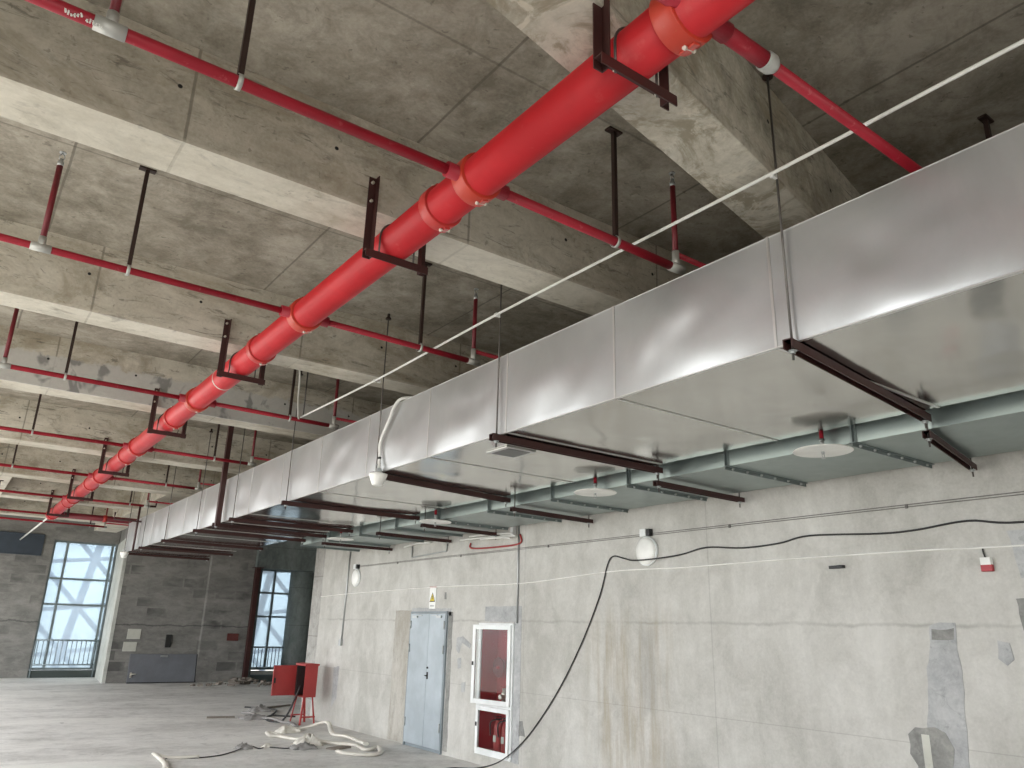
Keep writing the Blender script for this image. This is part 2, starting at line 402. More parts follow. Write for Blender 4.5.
# unseen left side and rear: columns, parapets and solid stretches shaped for the light
w = MB()
for y in (-5.0, 1.2, 7.4, 13.6, 19.8, 28.4): w.box(XL - .5, XL, y - .3, y + .3, 0, ZS)
w.box(XL - .5, XL, -.3, 3.0, 0, ZS); w.box(XL - .5, XL, YN, YW, 4.1, ZS); w.box(XL - .3, XL - .1, YN, YW, 0, .15)  # unseen solid pier added to keep the nearest bay dark
struct('wall_left', w, 'beam')
w = MB()
for x in (XL, .1): w.box(x - .3, x + .3, YN - .5, YN, 0, ZS)
w.box(1.6, XR, YN - .5, YN, 0, ZS)
w.box(XL, 1.6, YN - .5, YN, 4.0, ZS); w.box(XL, 1.6, YN - .3, YN - .1, 0, .15)
struct('wall_front', w, 'beam')

# beams
BEAMS = [(3.95, .37), (6.95, .33), (9.75, .36), (13.1, .38), (16.4, .4), (19.5, .4), (22.9, .4)]
def wavy_beam(y0, y1, x0, x1, seed):
    """a beam whose cast arrises are slightly uneven"""
    m = MB(); n = 60; rows = []
    for i in range(n + 1):
        x = x0 + (x1 - x0) * i / n; q = []
        for k, (yy, zz) in enumerate(((y0, ZS), (y0, ZB), (y1, ZB), (y1, ZS))):
            d = mnoise.noise(Vector((x * 1.6, seed + k * 3.7, 0))) * .012 if 0 < k < 3 else 0
            q.append(m.bm.verts.new((x, yy + d, zz + d * .7)))
        rows.append(q)
    for a, c in zip(rows, rows[1:]):
        for k in range(3): m.bm.faces.new((a[k], a[k + 1], c[k + 1], c[k]))
    m.bm.faces.new(rows[0]); m.bm.faces.new(rows[-1][::-1])
    return m
for i, (y, wd) in enumerate(BEAMS):
    struct('ceiling_beam', wavy_beam(y, y + wd, XL, XR if i < 4 else 12.2, i * 11.3), 'beam', 'concrete ceiling beam, %s after the skewed beam nearest the camera' % ORD[i])
for y in (-1.4, -4.2): struct('ceiling_beam', wavy_beam(y, y + .37, XL, XR, y), 'beam', 'unseen concrete ceiling beam added behind the camera for bounced light')  # out of view, added to shape the bounce light
# the skewed beam
def sk(x): return 1.90 + .205 * (x - 2.0)
m = MB()
m.prism([(XL, sk(XL), ZS), (XL, sk(XL), ZB - .02), (XR, sk(XR), ZB - .02), (XR, sk(XR), ZS)], (0, .36, 0))
struct('ceiling_beam', m, 'beam_skew', 'stained skewed concrete ceiling beam nearest the camera', .006)
struct('ceiling_beam', MB().box(.1, .8, 16.8, 22.9, ZB + .004, ZS), 'beam', 'short lengthwise concrete beam left of the far end of the red main')
struct('ceiling_beam', MB().box(3.5, 4.1, 16.8, YF, ZB + .004, ZS), 'beam', 'short lengthwise concrete beam above the far end of the big duct')

# ---------------------------------------------------------------- main fire pipe
PX, PZ, PR = 1.915, 3.992, .112
mainp = thing('fire_main_pipe', 'thick red fire main pipe running under the beams to the back', 'pipe', (PX, 0, PZ))
MB().tube([(PX, -3, PZ), (PX, 20.75, PZ)], PR, 40).build('pipe', 'main_red', mainp)
def coupling(y, mat, wid=.075, rr=.016):
    m = MB().lathe([(PR - .002, -wid / 2), (PR + rr, -wid / 2), (PR + rr, wid / 2), (PR - .002, wid / 2)], (PX, y, PZ), 'Y', 40, False)
    for sg in (-1, 1):
        a = math.radians(-75 if sg > 0 else 105)
        d = Vector((math.cos(a), 0, math.sin(a)))
        c = Vector((PX, y, PZ)) + d * (PR + .018)
        R = Matrix.Translation(c) @ Matrix.Rotation(-a, 4, 'Y')
        m.cbox((-.006, 0, 0), (.03, wid * .8, .036), R)
    o = m.build('coupling', mat, mainp, .003)
    for sg in (-1, 1):
        a = math.radians(-75 if sg > 0 else 105); d = Vector((math.cos(a), 0, math.sin(a))); t = Vector((-math.sin(a), 0, math.cos(a)))
        c = Vector((PX, y, PZ)) + d * (PR + .022)
        MB().tube([c - t * .03, c + t * .034], .006, 8).tube([c - t * .034, c - t * .022], .010, 6).tube([c + t * .022, c + t * .032], .010, 6).build('bolt', 'bolt', o)
BR_Y = [1.53, 3.03, 5.43, 8.46, 11.45, 14.35, 17.4, 20.55, 22.3]
for y in (3.40, 6.42, 9.43, 12.2, 15.3, 18.1): coupling(y, 'coupling_red')
for y in BR_Y[:7]: coupling(y + (.06 if y < 2 else 0), 'tee_orange' if y < 9 else 'coupling_red', .10, .02)
coupling(20.55, 'main_red', .26, .02)
for y in BR_Y[:7]:                      # outlet bosses of the mechanical tees
    MB().tube([(PX - .19, y, PZ - .01), (PX + .19, y, PZ - .01)], .042, 16).build('outlet', 'branch_red', mainp)
MB().lathe([(PR, 0), (PR + .0015, 0), (PR + .0015, .02), (PR, .02)], (PX, 7.5, PZ), 'Y', 40, False).build('pale_band', 'pale_patch', mainp)
tailp = thing('drain_pipe', 'thin pale pipe continuing from the red main to the back wall', 'pipe', (PX, 20.8, PZ))
MB().tube([(PX, 20.75, PZ), (PX, YW, PZ)], .022, 12).build('pipe', 'white_pvc', tailp)
MB().lathe([(PR, 0), (.04, .14), (.023, .2)], (PX, 20.75, PZ), 'Y', 24, False).build('reducer', 'main_red', tailp)
crossp = thing('cross_main_pipe', 'far thick red pipe leaving the end of the main towards the duct', 'pipe', (2.1, 20.55, PZ))
MB().tube([(PX + .1, 20.55, PZ), (4.6, 20.55, PZ)], .07, 24).build('pipe', 'riser_red', crossp)
MB().lathe([(.07, -.04), (.085, -.04), (.085, .04), (.07, .04)], (3.0, 20.55, PZ), 'X', 24, False).build('coupling', 'coupling_red', crossp)

# U brackets bolted to the beams, carrying the main
def bracket(yf, label):
    y = yf - .028
    r = thing('pipe_bracket', label, 'bracket', (PX, y, 3.86), 'U brackets of the red main')
    x0, x1, z0, z1 = PX - .165, PX + .165, 3.83, 4.39
    MB().angle((x0, y + .026, z0), (x0, y + .026, z1), .05, .006, (-1, 0, 0), (0, -1, 0)).build('leg', 'maroon', r)
    MB().angle((x1, y + .026, z0), (x1, y + .026, z1), .05, .006, (1, 0, 0), (0, -1, 0)).build('leg', 'maroon', r)
    MB().angle((x0 - .05, y - .026, 3.875), (x1 + .05, y - .026, 3.875), .05, .006, (0, 0, -1), (0, 1, 0)).build('cross_bar', 'maroon', r)
    pts = [(PX - PR - .007, y - .002, 3.84)] + [(PX - (PR + .007) * math.cos(a), y - .002, PZ + (PR + .007) * math.sin(a)) for a in [PI * i / 14 for i in range(15)]] + [(PX + PR + .007, y - .002, 3.84)]
    u = MB().tube(pts, .006, 8).build('pipe_clamp', 'rod', r)
    for x in (PX - PR - .007, PX + PR + .007):
        MB().lathe([(.013, -.012), (.013, .004)], (x, y - .002, 3.862), 'Z', 6).build('nut', 'bolt', u)
    for x in (x0 - .028, x1 + .028):
        for z in (4.22, 4.35):
            MB().lathe([(.011, 0), (.011, -.014)], (x, y + .02, z), 'Y', 6).build('anchor_bolt', 'bolt', r)
bracket(1.87, 'maroon U bracket on the red main at the skewed beam nearest the camera')
for i, (y, _) in enumerate(BEAMS[:6]):
    bracket(y, 'maroon U bracket on the red main, %s beyond the one nearest the camera' % ORD[i])

# ---------------------------------------------------------------- sprinkler branches
def branch(i, y):
    z = PZ - .01
    r = thing('sprinkler_branch', '%s red sprinkler branch pipe from the camera, crossing under the slab' % ORD[i].capitalize() if i else 'Red sprinkler branch pipe nearest the camera, crossing before the skewed beam', 'pipe', (PX, y, z), 'red sprinkler branch pipes')
    rad = .028 if i < 2 else .024
    if i == 0:
        MB().tube([(PX - .1, y, z), (-1.5, y, z)], rad, 16).tube([(PX + .1, y, z), (2.37, y, z)], .036, 16).build('pipe', 'branch_red', r)
        MB().tube([(2.37, y, z), (6.1, y + .05, z)], .026, 16).build('pipe', 'branch_red', r)
        MB().lathe([(.038, 0), (.043, .01), (.043, .05), (.030, .075)], (2.34, y, z), 'X', 20, False).build('reducer', 'galv_white', r)
    else:
        xs = [.13, 3.5] if i < 6 else ([] if i == 7 else [3.28])
        xe = 3.5 if i < 6 else 3.28
        if i == 7: MB().tube([(-1.5, y, z), (PX - .1, y, z)], rad, 16).build('pipe', 'branch_red', r)
        elif i < 8: MB().tube([(-1.5, y, z), (PX - .1, y, z)], rad, 16).tube([(PX + .1, y, z), (xe, y + .03, z)], rad, 16).build('pipe', 'branch_red', r)
        else: MB().tube([(-1.5, y, z), (xe, y, z)], rad, 16).build('pipe', 'branch_red', r)
        if i != 7: MB().tube([(xe, y + .03, z + .10), (6.1, y + .03, z + .10)], .018, 12).build('side_pipe', 'branch_red', r)
        for x in xs:
            yy = y + (.03 if x > 1 else 0)
            t = MB().tube([(x - .06, yy, z), (x + .06, yy, z)], rad + .005, 16).tube([(x, yy, z), (x, yy, z + .075 if x < 1 else z + .12)], .0235, 16)
            t.build('tee_fitting', 'galv_white', r)
            MB().tube([(x, yy, z + .07), (x, yy, 4.60)], .019, 12).build('riser', 'riser_red', r)
            h = MB().lathe([(.02, 0), (.02, .03), (.012, .035), (.012, .055)], (x, yy, 4.59), 'Z', 12)
            h.tube([(x - .012, yy, 4.64), (x - .016, yy, 4.665), (x, yy, 4.69)], .003, 6).tube([(x + .012, yy, 4.64), (x + .016, yy, 4.665), (x, yy, 4.69)], .003, 6)
            h.lathe([(.022, 0), (.022, .004)], (x, yy, 4.69), 'Z', 14).build('sprinkler_head', 'galv', r)
    if i == 1:      # white stencilled marking, too worn to read
        m = MB()
        for j in range(13):
            if j == 6: continue
            x = -.03 + j * .011; a0 = math.radians(-62)
            for q in range(2):
                a = a0 + random.uniform(-.25, .25)
                c = Vector((x, y + math.sin(a) * 0, z)); d = Vector((0, -math.cos(a + .35), math.sin(a + .35) * .9)).normalized()
                m.cbox((0, 0, 0), (.006, .004, .016), Matrix.Translation(c + d * rad) @ Matrix.Rotation(random.uniform(-.5, .5), 4, 'Y'))
        m.build('stencil_mark', 'white_pvc', r)
    return r
M['galv_white'] = paint('pale_galvanised_fitting', (.50, .50, .47), .42, .35, .3)
for i, y in enumerate(BR_Y): branch(i, y)

def pipe_hanger(x, y, label, zc, zt=ZS):
    r = thing('pipe_hanger', label, 'hanger', (x, y, zt), 'hangers of the sprinkler branches')
    MB().angle((x - .012, y - .012, zc + .03), (x - .012, y - .012, zt), .026, .005, (1, 0, 0), (0, 1, 0)).build('rod', 'rod_dark', r)
    MB().cbox((x, y, zt - .006), (.11, .05, .012)).build('ceiling_plate', 'rod_dark', r)
    MB().lathe([(.034, -.011), (.038, -.011), (.038, .011), (.034, .011)], (x, y, zc), 'X', 20, False).build('clamp_ring', 'galv_white', r)
pipe_hanger(4.66, BR_Y[0] + .02, 'dark pipe hanger with ceiling plate on the nearest branch above the duct', PZ - .01)
for i in range(1, 9):
    for x, side in ((.65, 'left of'), (2.95, 'right of')):
        if i == 7 and x > 1: continue
        pipe_hanger(x, BR_Y[i] + (.02 if x > 1 else 0), 'dark pipe hanger %s the red main on the %s branch from the camera' % (side, ORD[i]), PZ - .01, ZB + .004 if (i > 5 and x < 1) else ZS)

# ---------------------------------------------------------------- ducts
DX0, DX1, DZ0, DZ1 = 3.27, 4.95, 3.13, 3.76
duct = thing('air_duct', 'large rectangular sheet metal air duct hung below the beams', 'duct', (4.1, 2, DZ0))
def pillow(amp, seed, rag=.0045):
    def f(a, c, p):
        e = (math.sin(PI * a) * math.sin(PI * c)) ** .85
        return e * (amp * (.8 + .9 * mnoise.noise(Vector((p.y * .9, p.z * 1.3 + p.x, seed)))) + rag * mnoise.noise(Vector((p.y * 2.7 + seed, p.z * 3.2 + p.x * 2.1, seed * 1.3))) + .4 * rag * mnoise.noise(Vector((p.y * 6.1, (p.z + p.x) * 5.0 + seed, seed))))
    return f
seams = [-2.7, -1.5, -.3, .90, 2.21, 3.41, 4.60, 5.78, 6.99, 8.2, 9.4, 10.6, 11.75, 12.9, 14.05, 15.25, 16.5, 17.7, 18.9]
for i in range(len(seams) - 1):
    y0, y1 = seams[i], seams[i + 1]; L = y1 - y0
    n = 28 if y0 < 7 else 12
    sd = i * 5.3
    m = MB()
    m.grid((DX0, y0, DZ1), (0, L, 0), (0, 0, DZ0 - DZ1), n, n, pillow(.020, sd, .016))      # front
    m.grid((DX1, y0, DZ0), (0, L, 0), (0, 0, DZ1 - DZ0), 6, 6, None)
    m.grid((DX0, y0, DZ1), (DX1 - DX0, 0, 0), (0, L, 0), 6, 6, pillow(.006, sd + 1))
    s_ = m.build('side_sheet', 'duct', duct, fix=False)
    s_.data.flip_normals()
    m = MB(); m.grid((DX0, y0, DZ0), (DX1 - DX0, 0, 0), (0, L, 0), n, n, pillow(-.006, sd + 2, .006))
    m.build('bottom_sheet', 'duct_under', duct, fix=False)
def ring(x0, x1, z0, z1, y, wy, t):
    m = MB()
    m.box(x0 - t, x0, y - wy / 2, y + wy / 2, z0 - t, z1 + t); m.box(x1, x1 + t, y - wy / 2, y + wy / 2, z0 - t, z1 + t)
    m.box(x0, x1, y - wy / 2, y + wy / 2, z0 - t, z0); m.box(x0, x1, y - wy / 2, y + wy / 2, z1, z1 + t); return m
for y in seams: ring(DX0, DX1, DZ0, DZ1, y, .016, .005).build('joint_seam', 'seam', duct)
for y in (4.71, 11.2): ring(DX0, DX1, DZ0, DZ1, y, .012, .004).build('joint_seam', 'seam', duct)
MB().box(DX0 - .003, DX0 + .02, seams[0], seams[-1], DZ0 - .004, DZ0 + .003).build('corner_lip', 'seam', duct, .001)
MB().box(DX0 - .003, DX0 + .02, seams[0], seams[-1], DZ1 - .001, DZ1 + .003).build('corner_lip', 'seam', duct, .001)
MB().box(DX0 + .01, DX1 - .01, seams[-1] - .006, seams[-1], DZ0, DZ1).build('end_cap', 'duct', duct)
o = MB().cbox((3.67, 5.08, DZ0 - .010), (.30, .30, .012)).build('bordered_plate', 'seam', duct, .003)  # square plate with a pale border and darker centre
MB().cbox((3.67, 5.08, DZ0 - .017), (.22, .24, .006)).build('centre_plate', 'galv_dark', o)

EX0, EX1, EZ0, EZ1 = 5.13, 6.2, 3.05, 3.33
duct2 = thing('air_duct', 'flat galvanised air duct between the large duct and the right wall', 'duct', (5.7, 2, EZ0))
fl = [-.6, .57, 1.73, 2.90, 4.03, 5.18, 6.32, 7.5, 8.65, 9.8, 10.95, 12.1, 13.3]
for i in range(len(fl) - 1):
    m = MB(); y0, L = fl[i], fl[i + 1] - fl[i]
    m.grid((EX0, y0, EZ1), (0, L, 0), (0, 0, EZ0 - EZ1), 10, 6, None); m.grid((EX1, y0, EZ0), (0, L, 0), (0, 0, EZ1 - EZ0), 3, 3)
    m.grid((EX0, y0, EZ1), (EX1 - EX0, 0, 0), (0, L, 0), 4, 4); m.grid((EX0, y0, EZ0), (0, L, 0), (EX1 - EX0, 0, 0), 12, 12, pillow(.003, i + 40, .003))
    o = m.build('duct_section', 'duct_green', duct2, fix=False); o.data.flip_normals()
    m = ring(EX0, EX1, EZ0, EZ1, fl[i + 1], .006, .032)
    for sgn in (-1, 1):
        y = fl[i + 1] + sgn * .012
        m.box(EX0 - .03, EX1 + .03, y - .012, y + .012, EZ0 - .006, EZ0); m.box(EX0 - .006, EX0, y - .012, y + .012, EZ0, EZ1)
    o = m.build('flange', 'galv_green', duct2) if 'galv_green' in M else None
    if o is None:
        M['galv_green'] = paint('flange_steel', (.24, .28, .275), .45, .6, .3); o = m.build('flange', 'galv_green', duct2)
    if i < 8:
        for q in range(6):
            x = EX0 + .06 + q * .19
            MB().lathe([(.010, -.02), (.010, .02)], (x, fl[i + 1], EZ0 - .018), 'Y', 6).build('bolt', 'galv', o)
MB().box(EX0, EX1, fl[-1] - .006, fl[-1], EZ0, EZ1).build('end_cap', 'duct_green', duct2)

# trapeze hangers
def trapeze(name, label, cat, group, xa, ya, xb, yb, zb, rod_z=ZS, h=.05, nut=True, raised=0):
    r = thing(name, label, cat, ((xa + xb) / 2, (ya + yb) / 2, zb), group)
    d = Vector((xb - xa, yb - ya, 0)).normalized(); p0 = Vector((xa, ya, zb)) - d * .05; p1 = Vector((xb, yb, zb)) + d * .05
    nrm = Vector((-d.y, d.x, 0))
    m = MB(); m.angle(p0 - nrm * .025, p1 - nrm * .025, h, .006, (0, 0, -1), tuple(nrm)); m.angle(p0 + nrm * .025, p1 + nrm * .025, h, .006, (0, 0, -1), tuple(-nrm))
    m.build('bar', 'maroon', r)
    for (x, y) in ((xa, ya), (xb, yb)):
        MB().tube([(x, y, zb - .10), (x, y, rod_z)], .0065, 8).build('rod', 'rod', r)
        MB().lathe([(.014, 0), (.014, .014)], (x, y, zb - h - .016), 'Z', 6).lathe([(.022, 0), (.022, .003)], (x, y, zb - h - .003), 'Z', 12).build('nut', 'galv', r)
        MB().lathe([(.03, 0), (.03, .012), (.014, .03), (.014, .06)], (x, y, rod_z - .06), 'Z', 10).build('ceiling_anchor', 'rod_dark', r)
bars1 = [(2.10, 2.33), (4.68, 4.70), (6.70, 7.0), (9.08, 9.05), (11.15, 11.1), (11.95, 12.1), (13.02, 13.0), (15.15, 15.15), (17.05, 17.05), (18.8, 18.8)]
lab = ['under the large duct nearest the camera', ] + ['under the large duct, %s from the camera' % ORD[i] for i in range(1, 10)]
for (a, c), l_ in zip(bars1, lab):
    trapeze('trapeze_hanger', 'maroon trapeze hanger bar on rods ' + l_, 'hanger', 'trapeze hangers of the large duct', DX0 - .03, a, DX1 + .055, c, DZ0 - .007)
bars2 = [(2.36, 2.62), (4.76, 4.80), (6.94, 7.03), (8.94, 8.99), (10.23, 10.27), (12.2, 12.2)]
for i, (a, c) in enumerate(bars2):
    trapeze('trapeze_hanger', 'short maroon trapeze bar under the flat duct by the wall, %s from the camera' % ORD[i], 'hanger', 'trapeze hangers of the flat duct', EX0 - .045, a, EX1 + .07, c, EZ0 - .033, h=.045)

# maroon posts in front of the duct
r = thing('duct_post', 'tall maroon angle post fixed to the face of the large duct', 'post', (3.2, 11.75, 3.05))
MB().angle((3.17, 11.72, 3.06), (3.17, 11.72, ZS), .07, .008, (1, 0, 0), (0, 1, 0)).build('post', 'maroon', r)
MB().cbox((3.2, 11.75, ZS - .006), (.16, .12, .012)).build('ceiling_plate', 'maroon', r)
r = thing('duct_post', 'thin dark post with a side arm at the far end of the large duct', 'post', (3.2, 17.65, 3.05))
MB().tube([(3.2, 17.65, 3.06), (3.2, 17.65, 4.02)], .022, 8).build('post', 'maroon', r)
MB().tube([(3.2, 17.65, 4.0), (3.5, 17.65, 4.02), (3.5, 17.65, 4.14)], .022, 8).tube([(2.75, 17.65, 3.82), (2.75, 17.65, 3.68), (3.35, 17.65, 3.68), (3.35, 17.65, 3.8)], .02, 8).build('arm', 'maroon', r)

# sprinklers with collector discs in the gap between the ducts
for i, y in enumerate((3.10, 5.56, 8.60, 11.5)):
    r = thing('pendent_sprinkler', 'white collector disc sprinkler hanging between the two ducts, %s from the camera' % ORD[i], 'sprinkler', (5.045, y, 3.0), 'disc sprinklers between the ducts')
    MB().lathe([(.205, 0), (.21, .004), (.20, .012), (.04, .03), (.02, .03)], (5.045, y, 3.004), 'Z', 40).build('collector_disc', 'lamp_white', r)
    MB().tube([(5.045, y, 3.10), (5.045, y, 4.05)], .016, 12).build('drop_pipe', 'branch_red', r)
    h = MB().lathe([(.019, .08), (.019, .10), (.012, .06), (.012, .03)], (5.045, y, 3.0), 'Z', 12)
    h.tube([(5.033, y, 2.99), (5.03, y, 2.97), (5.045, y, 2.955)], .003, 6).tube([(5.057, y, 2.99), (5.06, y, 2.97), (5.045, y, 2.955)], .003, 6).lathe([(.016, 0), (.016, .003)], (5.045, y, 2.952), 'Z', 12)
    h.lathe([(.011, 0), (.011, .05)], (5.045, y, 2.985), 'Z', 10).build('sprinkler_head', 'galv', r)

# white conduit beside the duct
def sagline(p0, p1, sag, n=24):
    p0 = Vector(p0); p1 = Vector(p1)
    return [p0.lerp(p1, i / n) + Vector((0, 0, -sag * 4 * (i / n) * (1 - i / n))) for i in range(n + 1)]
r = thing('white_conduit', 'long thin white conduit running beside the large duct under the beams', 'conduit', (3.2, 2, 4.07))
MB().tube([(3.2, -2, 4.07), (3.2, .85, 4.085), (3.19, 2.07, 4.072), (3.2, 4.6, 4.10), (3.15, 6.6, 4.04), (3.09, 8.5, 4.02)], .0105, 10, curve=8).build('conduit', 'white_pvc', r)
for y in (2.10, 4.68, 6.70):
    MB().lathe([(.013, -.012), (.017, -.012), (.017, .012), (.013, .012)], (3.2 if y < 5 else 3.15, y, 4.072 if y < 3 else (4.1 if y < 5 else 4.038)), 'Y', 12, False).cbox((3.22 if y < 5 else 3.19, y, 4.072 if y < 3 else (4.1 if y < 5 else 4.038)), (.03, .016, .03)).build('clip', 'white_pvc', r)
r = thing('conduit_drop', 'short white conduit hanging beside the third branch at the long conduit end', 'conduit', (3.08, 8.6, 4.78))
MB().tube([(3.05, 8.46, 3.98), (3.06, 8.56, 4.2), (3.07, 8.62, 4.5), (3.06, 8.66, 4.66), (2.98, 8.7, 4.76), (2.9, 8.72, 4.78)], .012, 10, curve=6).build('conduit', 'white_pvc', r)
MB().tube([(3.16, 8.62, 4.06), (3.16, 8.62, 4.78)], .009, 8).build('rod', 'rod', r)

# lamp hanging at the duct edge
def duct_lamp(x, y, label, conduit):
    r = thing('cone_lamp', label, 'lamp', (x, y, DZ0))
    MB().lathe([(.045, -.13), (.052, -.125), (.088, -.035), (.09, -.02), (.05, -.015), (.03, 0)], (x, y, DZ0 - .015), 'Z', 28).build('shade', 'lamp_white', r)
    m = MB().cbox((x, y, DZ0 + .0), (.05, .05, .04)); m.tube([(x - .03, y, DZ0 - .03), (x - .03, y, DZ0 + .05), (x + .02, y, DZ0 + .07)], .006, 8).build('bracket', 'galv', r)
    if conduit:
        MB().tube([(x, y, DZ0 + .01), (x, y, 3.28), (x - .01, y - .02, 3.42), (x, y - .16, 3.62), (x + .0, y - .24, 3.72), (x + .04, y - .31, 3.785), (x + .2, y - .42, 3.795), (x + .5, y - .6, 3.79)], .0145, 12, curve=8).build('conduit', 'white_pvc', r)
        MB().lathe([(.018, 0), (.018, .02)], (x, y, 3.24), 'Z', 12).build('connector', 'black', r)
duct_lamp(3.225, 6.62, 'white cone lamp with white conduit on the side of the large duct', True)
duct_lamp(3.2, 18.5, 'small white cone lamp at the far end of the large duct', False)

# ---------------------------------------------------------------- things on the right wall
def wall_lamp(y, z, label):
    r = thing('wall_lamp', label, 'lamp', (XR, y, z), 'round wall lamps')
    MB().lathe([(.145, 0), (.16, -.006), (.16, -.026), (.15, -.032)], (XR, y, z), 'X', 40).build('base_ring', 'white_frame', r)
    MB().lathe([(.148, -.028), (.142, -.045), (.12, -.056), (.07, -.064), (.0, -.066)], (XR, y, z), 'X', 40).build('diffuser', 'lamp_white', r)
    MB().cbox((XR - .035, y + .01, z + .20), (.07, .09, .085)).build('junction_box', 'white_frame', r, .004)
    MB().cbox((XR - .03, y - .06, z + .20), (.058, .05, .075)).build('junction_lid', 'black', r, .003)
wall_lamp(6.14, 2.585, 'round white wall lamp behind the black cable')
wall_lamp(13.57, 2.57, 'round white wall lamp near the far end of the right wall')

wx = XR - .013
cab_pts = [(wx, -.5, 2.56), (wx, 1.2, 2.60), (wx, 2.34, 2.555), (wx, 2.74, 2.6), (wx, 3.14, 2.565), (wx, 3.45, 2.56), (wx, 4.11, 2.595), (wx, 4.44, 2.55), (wx, 4.86, 2.535), (wx, 5.3, 2.57), (wx, 5.64, 2.52),
           (wx - .07, 5.97, 2.487), (wx - .075, 6.28, 2.487), (wx, 6.5, 2.525), (wx, 6.68, 2.56), (wx, 6.78, 2.47), (wx, 6.91, 2.14), (wx, 7.2, 1.65), (wx, 7.57, 1.15), (wx, 7.95, .74), (wx, 8.35, .39), (wx - .06, 8.75, .12), (wx - .25, 9.0, .02), (wx - .5, 9.2, .012), (wx - .9, 9.1, .012)]
tag(MB().tube(cab_pts, .008, 8, curve=6).build('power_cable', 'black', loc=(wx, 6.5, 2.0)), 'black cable looped along the right wall and trailing down to the floor', 'cable')
st = [(XR - .01, -.5, 2.40), (XR - .01, 2.37, 2.39), (XR - .01, 3.16, 2.40), (XR - .01, 4.44, 2.40), (XR - .01, 5.64, 2.385), (XR - .01, 6.71, 2.39), (XR - .012, 8.49, 2.31), (XR - .014, 10.57, 2.325), (XR - .014, 13.66, 2.29), (XR - .012, 15.14, 2.26)]
tag(MB().tube(st, .0075, 6, curve=6).build('white_string', 'string', loc=(XR - .01, 6, 2.39)), 'thin white cord stretched along the whole right wall', 'string')
r = thing('wall_wire', 'thin grey twin wire clipped high along the right wall', 'wire', (XR, 6, 2.77))
MB().tube([(XR - .006, -.5, 2.775), (XR - .006, 6.14, 2.775), (XR - .006, 13.5, 2.78)], .0035, 6).tube([(XR - .006, -.5, 2.755), (XR - .006, 6.14, 2.757), (XR - .006, 13.5, 2.765)], .0035, 6).build('wire', 'wire', r)
for y in (3.2, 5.0, 7.9, 10.0, 12.0): MB().cbox((XR - .006, y, 2.762), (.012, .02, .035)).build('clip', 'wire', r)
tag(MB().tube([(XR - .014, 8.53, 1.80), (XR - .014, 8.54, 3.2)], .013, 10).tube([(XR - .014, 8.54, 3.1), (XR - .014, 8.54, 3.2)], .018, 10).build('steel_conduit', 'galv', loc=(XR, 8.5, 1.8)), 'thin grey conduit rising on the wall above the fire cabinet', 'conduit')
r = thing('steel_conduit', 'thin grey conduit with a socket box near the far wall lamp', 'conduit', (XR, 14.0, 1.4))
MB().tube([(XR - .014, 13.98, 1.45), (XR - .014, 13.92, 3.3)], .014, 10).build('conduit', 'galv', r)
MB().cbox((XR - .025, 13.99, 1.42), (.05, .09, .11)).build('socket_box', 'galv', r, .004)

# alarm box and dark bracket
r = thing('alarm_box', 'small white and red alarm box below the white cord', 'alarm box', (XR, 2.65, 2.27))
MB().cbox((XR - .02, 2.65, 2.29), (.04, .075, .055)).build('housing', 'lamp_white', r, .004)
MB().cbox((XR - .018, 2.65, 2.24), (.036, .08, .05)).build('red_base', 'fire_red', r, .003)
MB().tube([(XR - .012, 2.655, 2.31), (XR - .012, 2.665, 2.36), (XR - .002, 2.668, 2.39)], .006, 8, curve=4).build('wire_lead', 'black', r)
tag(MB().box(XR - .03, XR, 3.80, 3.94, 2.292, 2.318).box(XR - .045, XR - .03, 3.80, 3.83, 2.292, 2.318).build('wall_bracket', 'black', bevel=.002, loc=(XR, 3.87, 2.3)), 'small black bracket on the wall left of the alarm box', 'bracket')

# mortar repairs on the wall (part of the wall)
def blob(ys, label_mat, t=.004, name='mortar_patch', seed=0, rag=.02):
    """irregular patch on the wall face; outline given as (y, z)"""
    n = len(ys); pts = []
    for i in range(n):
        a = Vector((0, *ys[i])); c = Vector((0, *ys[(i + 1) % n])); L = (c - a).length; k = max(1, int(L / .05))
        for j in range(k):
            p = a.lerp(c, j / k); d = mnoise.noise(Vector((p.y * 9 + seed, p.z * 9, seed))) * rag
            pts.append((XR - t, p.y + d, p.z + d * .7))
    m = MB(); m.prism(pts, (t + .002, 0, 0)); o = m.build(name, label_mat, wall_r); return o
blob([(3.15, 1.83), (2.95, 1.85), (2.955, 1.4), (2.99, .9), (3.0, .3), (3.33, .3), (3.29, .9), (3.2, 1.5)], 'mortar', seed=1)['label'] = 'grey mortar strip filling a wall chase'
blob([(3.13, 1.80), (2.96, 1.81), (2.965, 1.72), (3.14, 1.72)], 'mortar_dark', .005, seed=2)
blob([(3.36, 1.075), (3.20, 1.085), (3.12, 1.05), (3.09, .96), (3.10, .82), (3.13, .5), (3.38, .5), (3.37, .80), (3.42, .88), (3.42, 1.02)], 'mortar_dark', .006, seed=3)['label'] = 'dark damp mortar patch'
m = MB().box(XR - .009, XR, 3.255, 3.315, .5, 1.03); m.build('embedded_channel', 'pale_patch', wall_r)
blob([(2.66, 1.72), (2.59, 1.71), (2.58, 1.6), (2.62, 1.55), (2.68, 1.6)], 'mortar', .005, seed=4)
blob([(2.5, 2.02), (2.2, 2.02), (2.2, 1.3), (2.46, 1.3), (2.47, 1.7)], 'mortar_dark', .005, seed=5)
blob([(2.48, 2.5), (2.2, 2.5), (2.2, 2.16), (2.44, 2.16)], 'mortar', .005, seed=6)
blob([(11.95, 1.98), (11.42, 1.98), (11.40, .02), (11.95, .02)], 'mortar_brown', .004, seed=7)['label'] = 'brownish mortar band beside the door'
blob([(11.4, 2.02), (10.2, 2.0), (10.2, 1.90), (11.4, 1.93)], 'mortar', .004, seed=8)
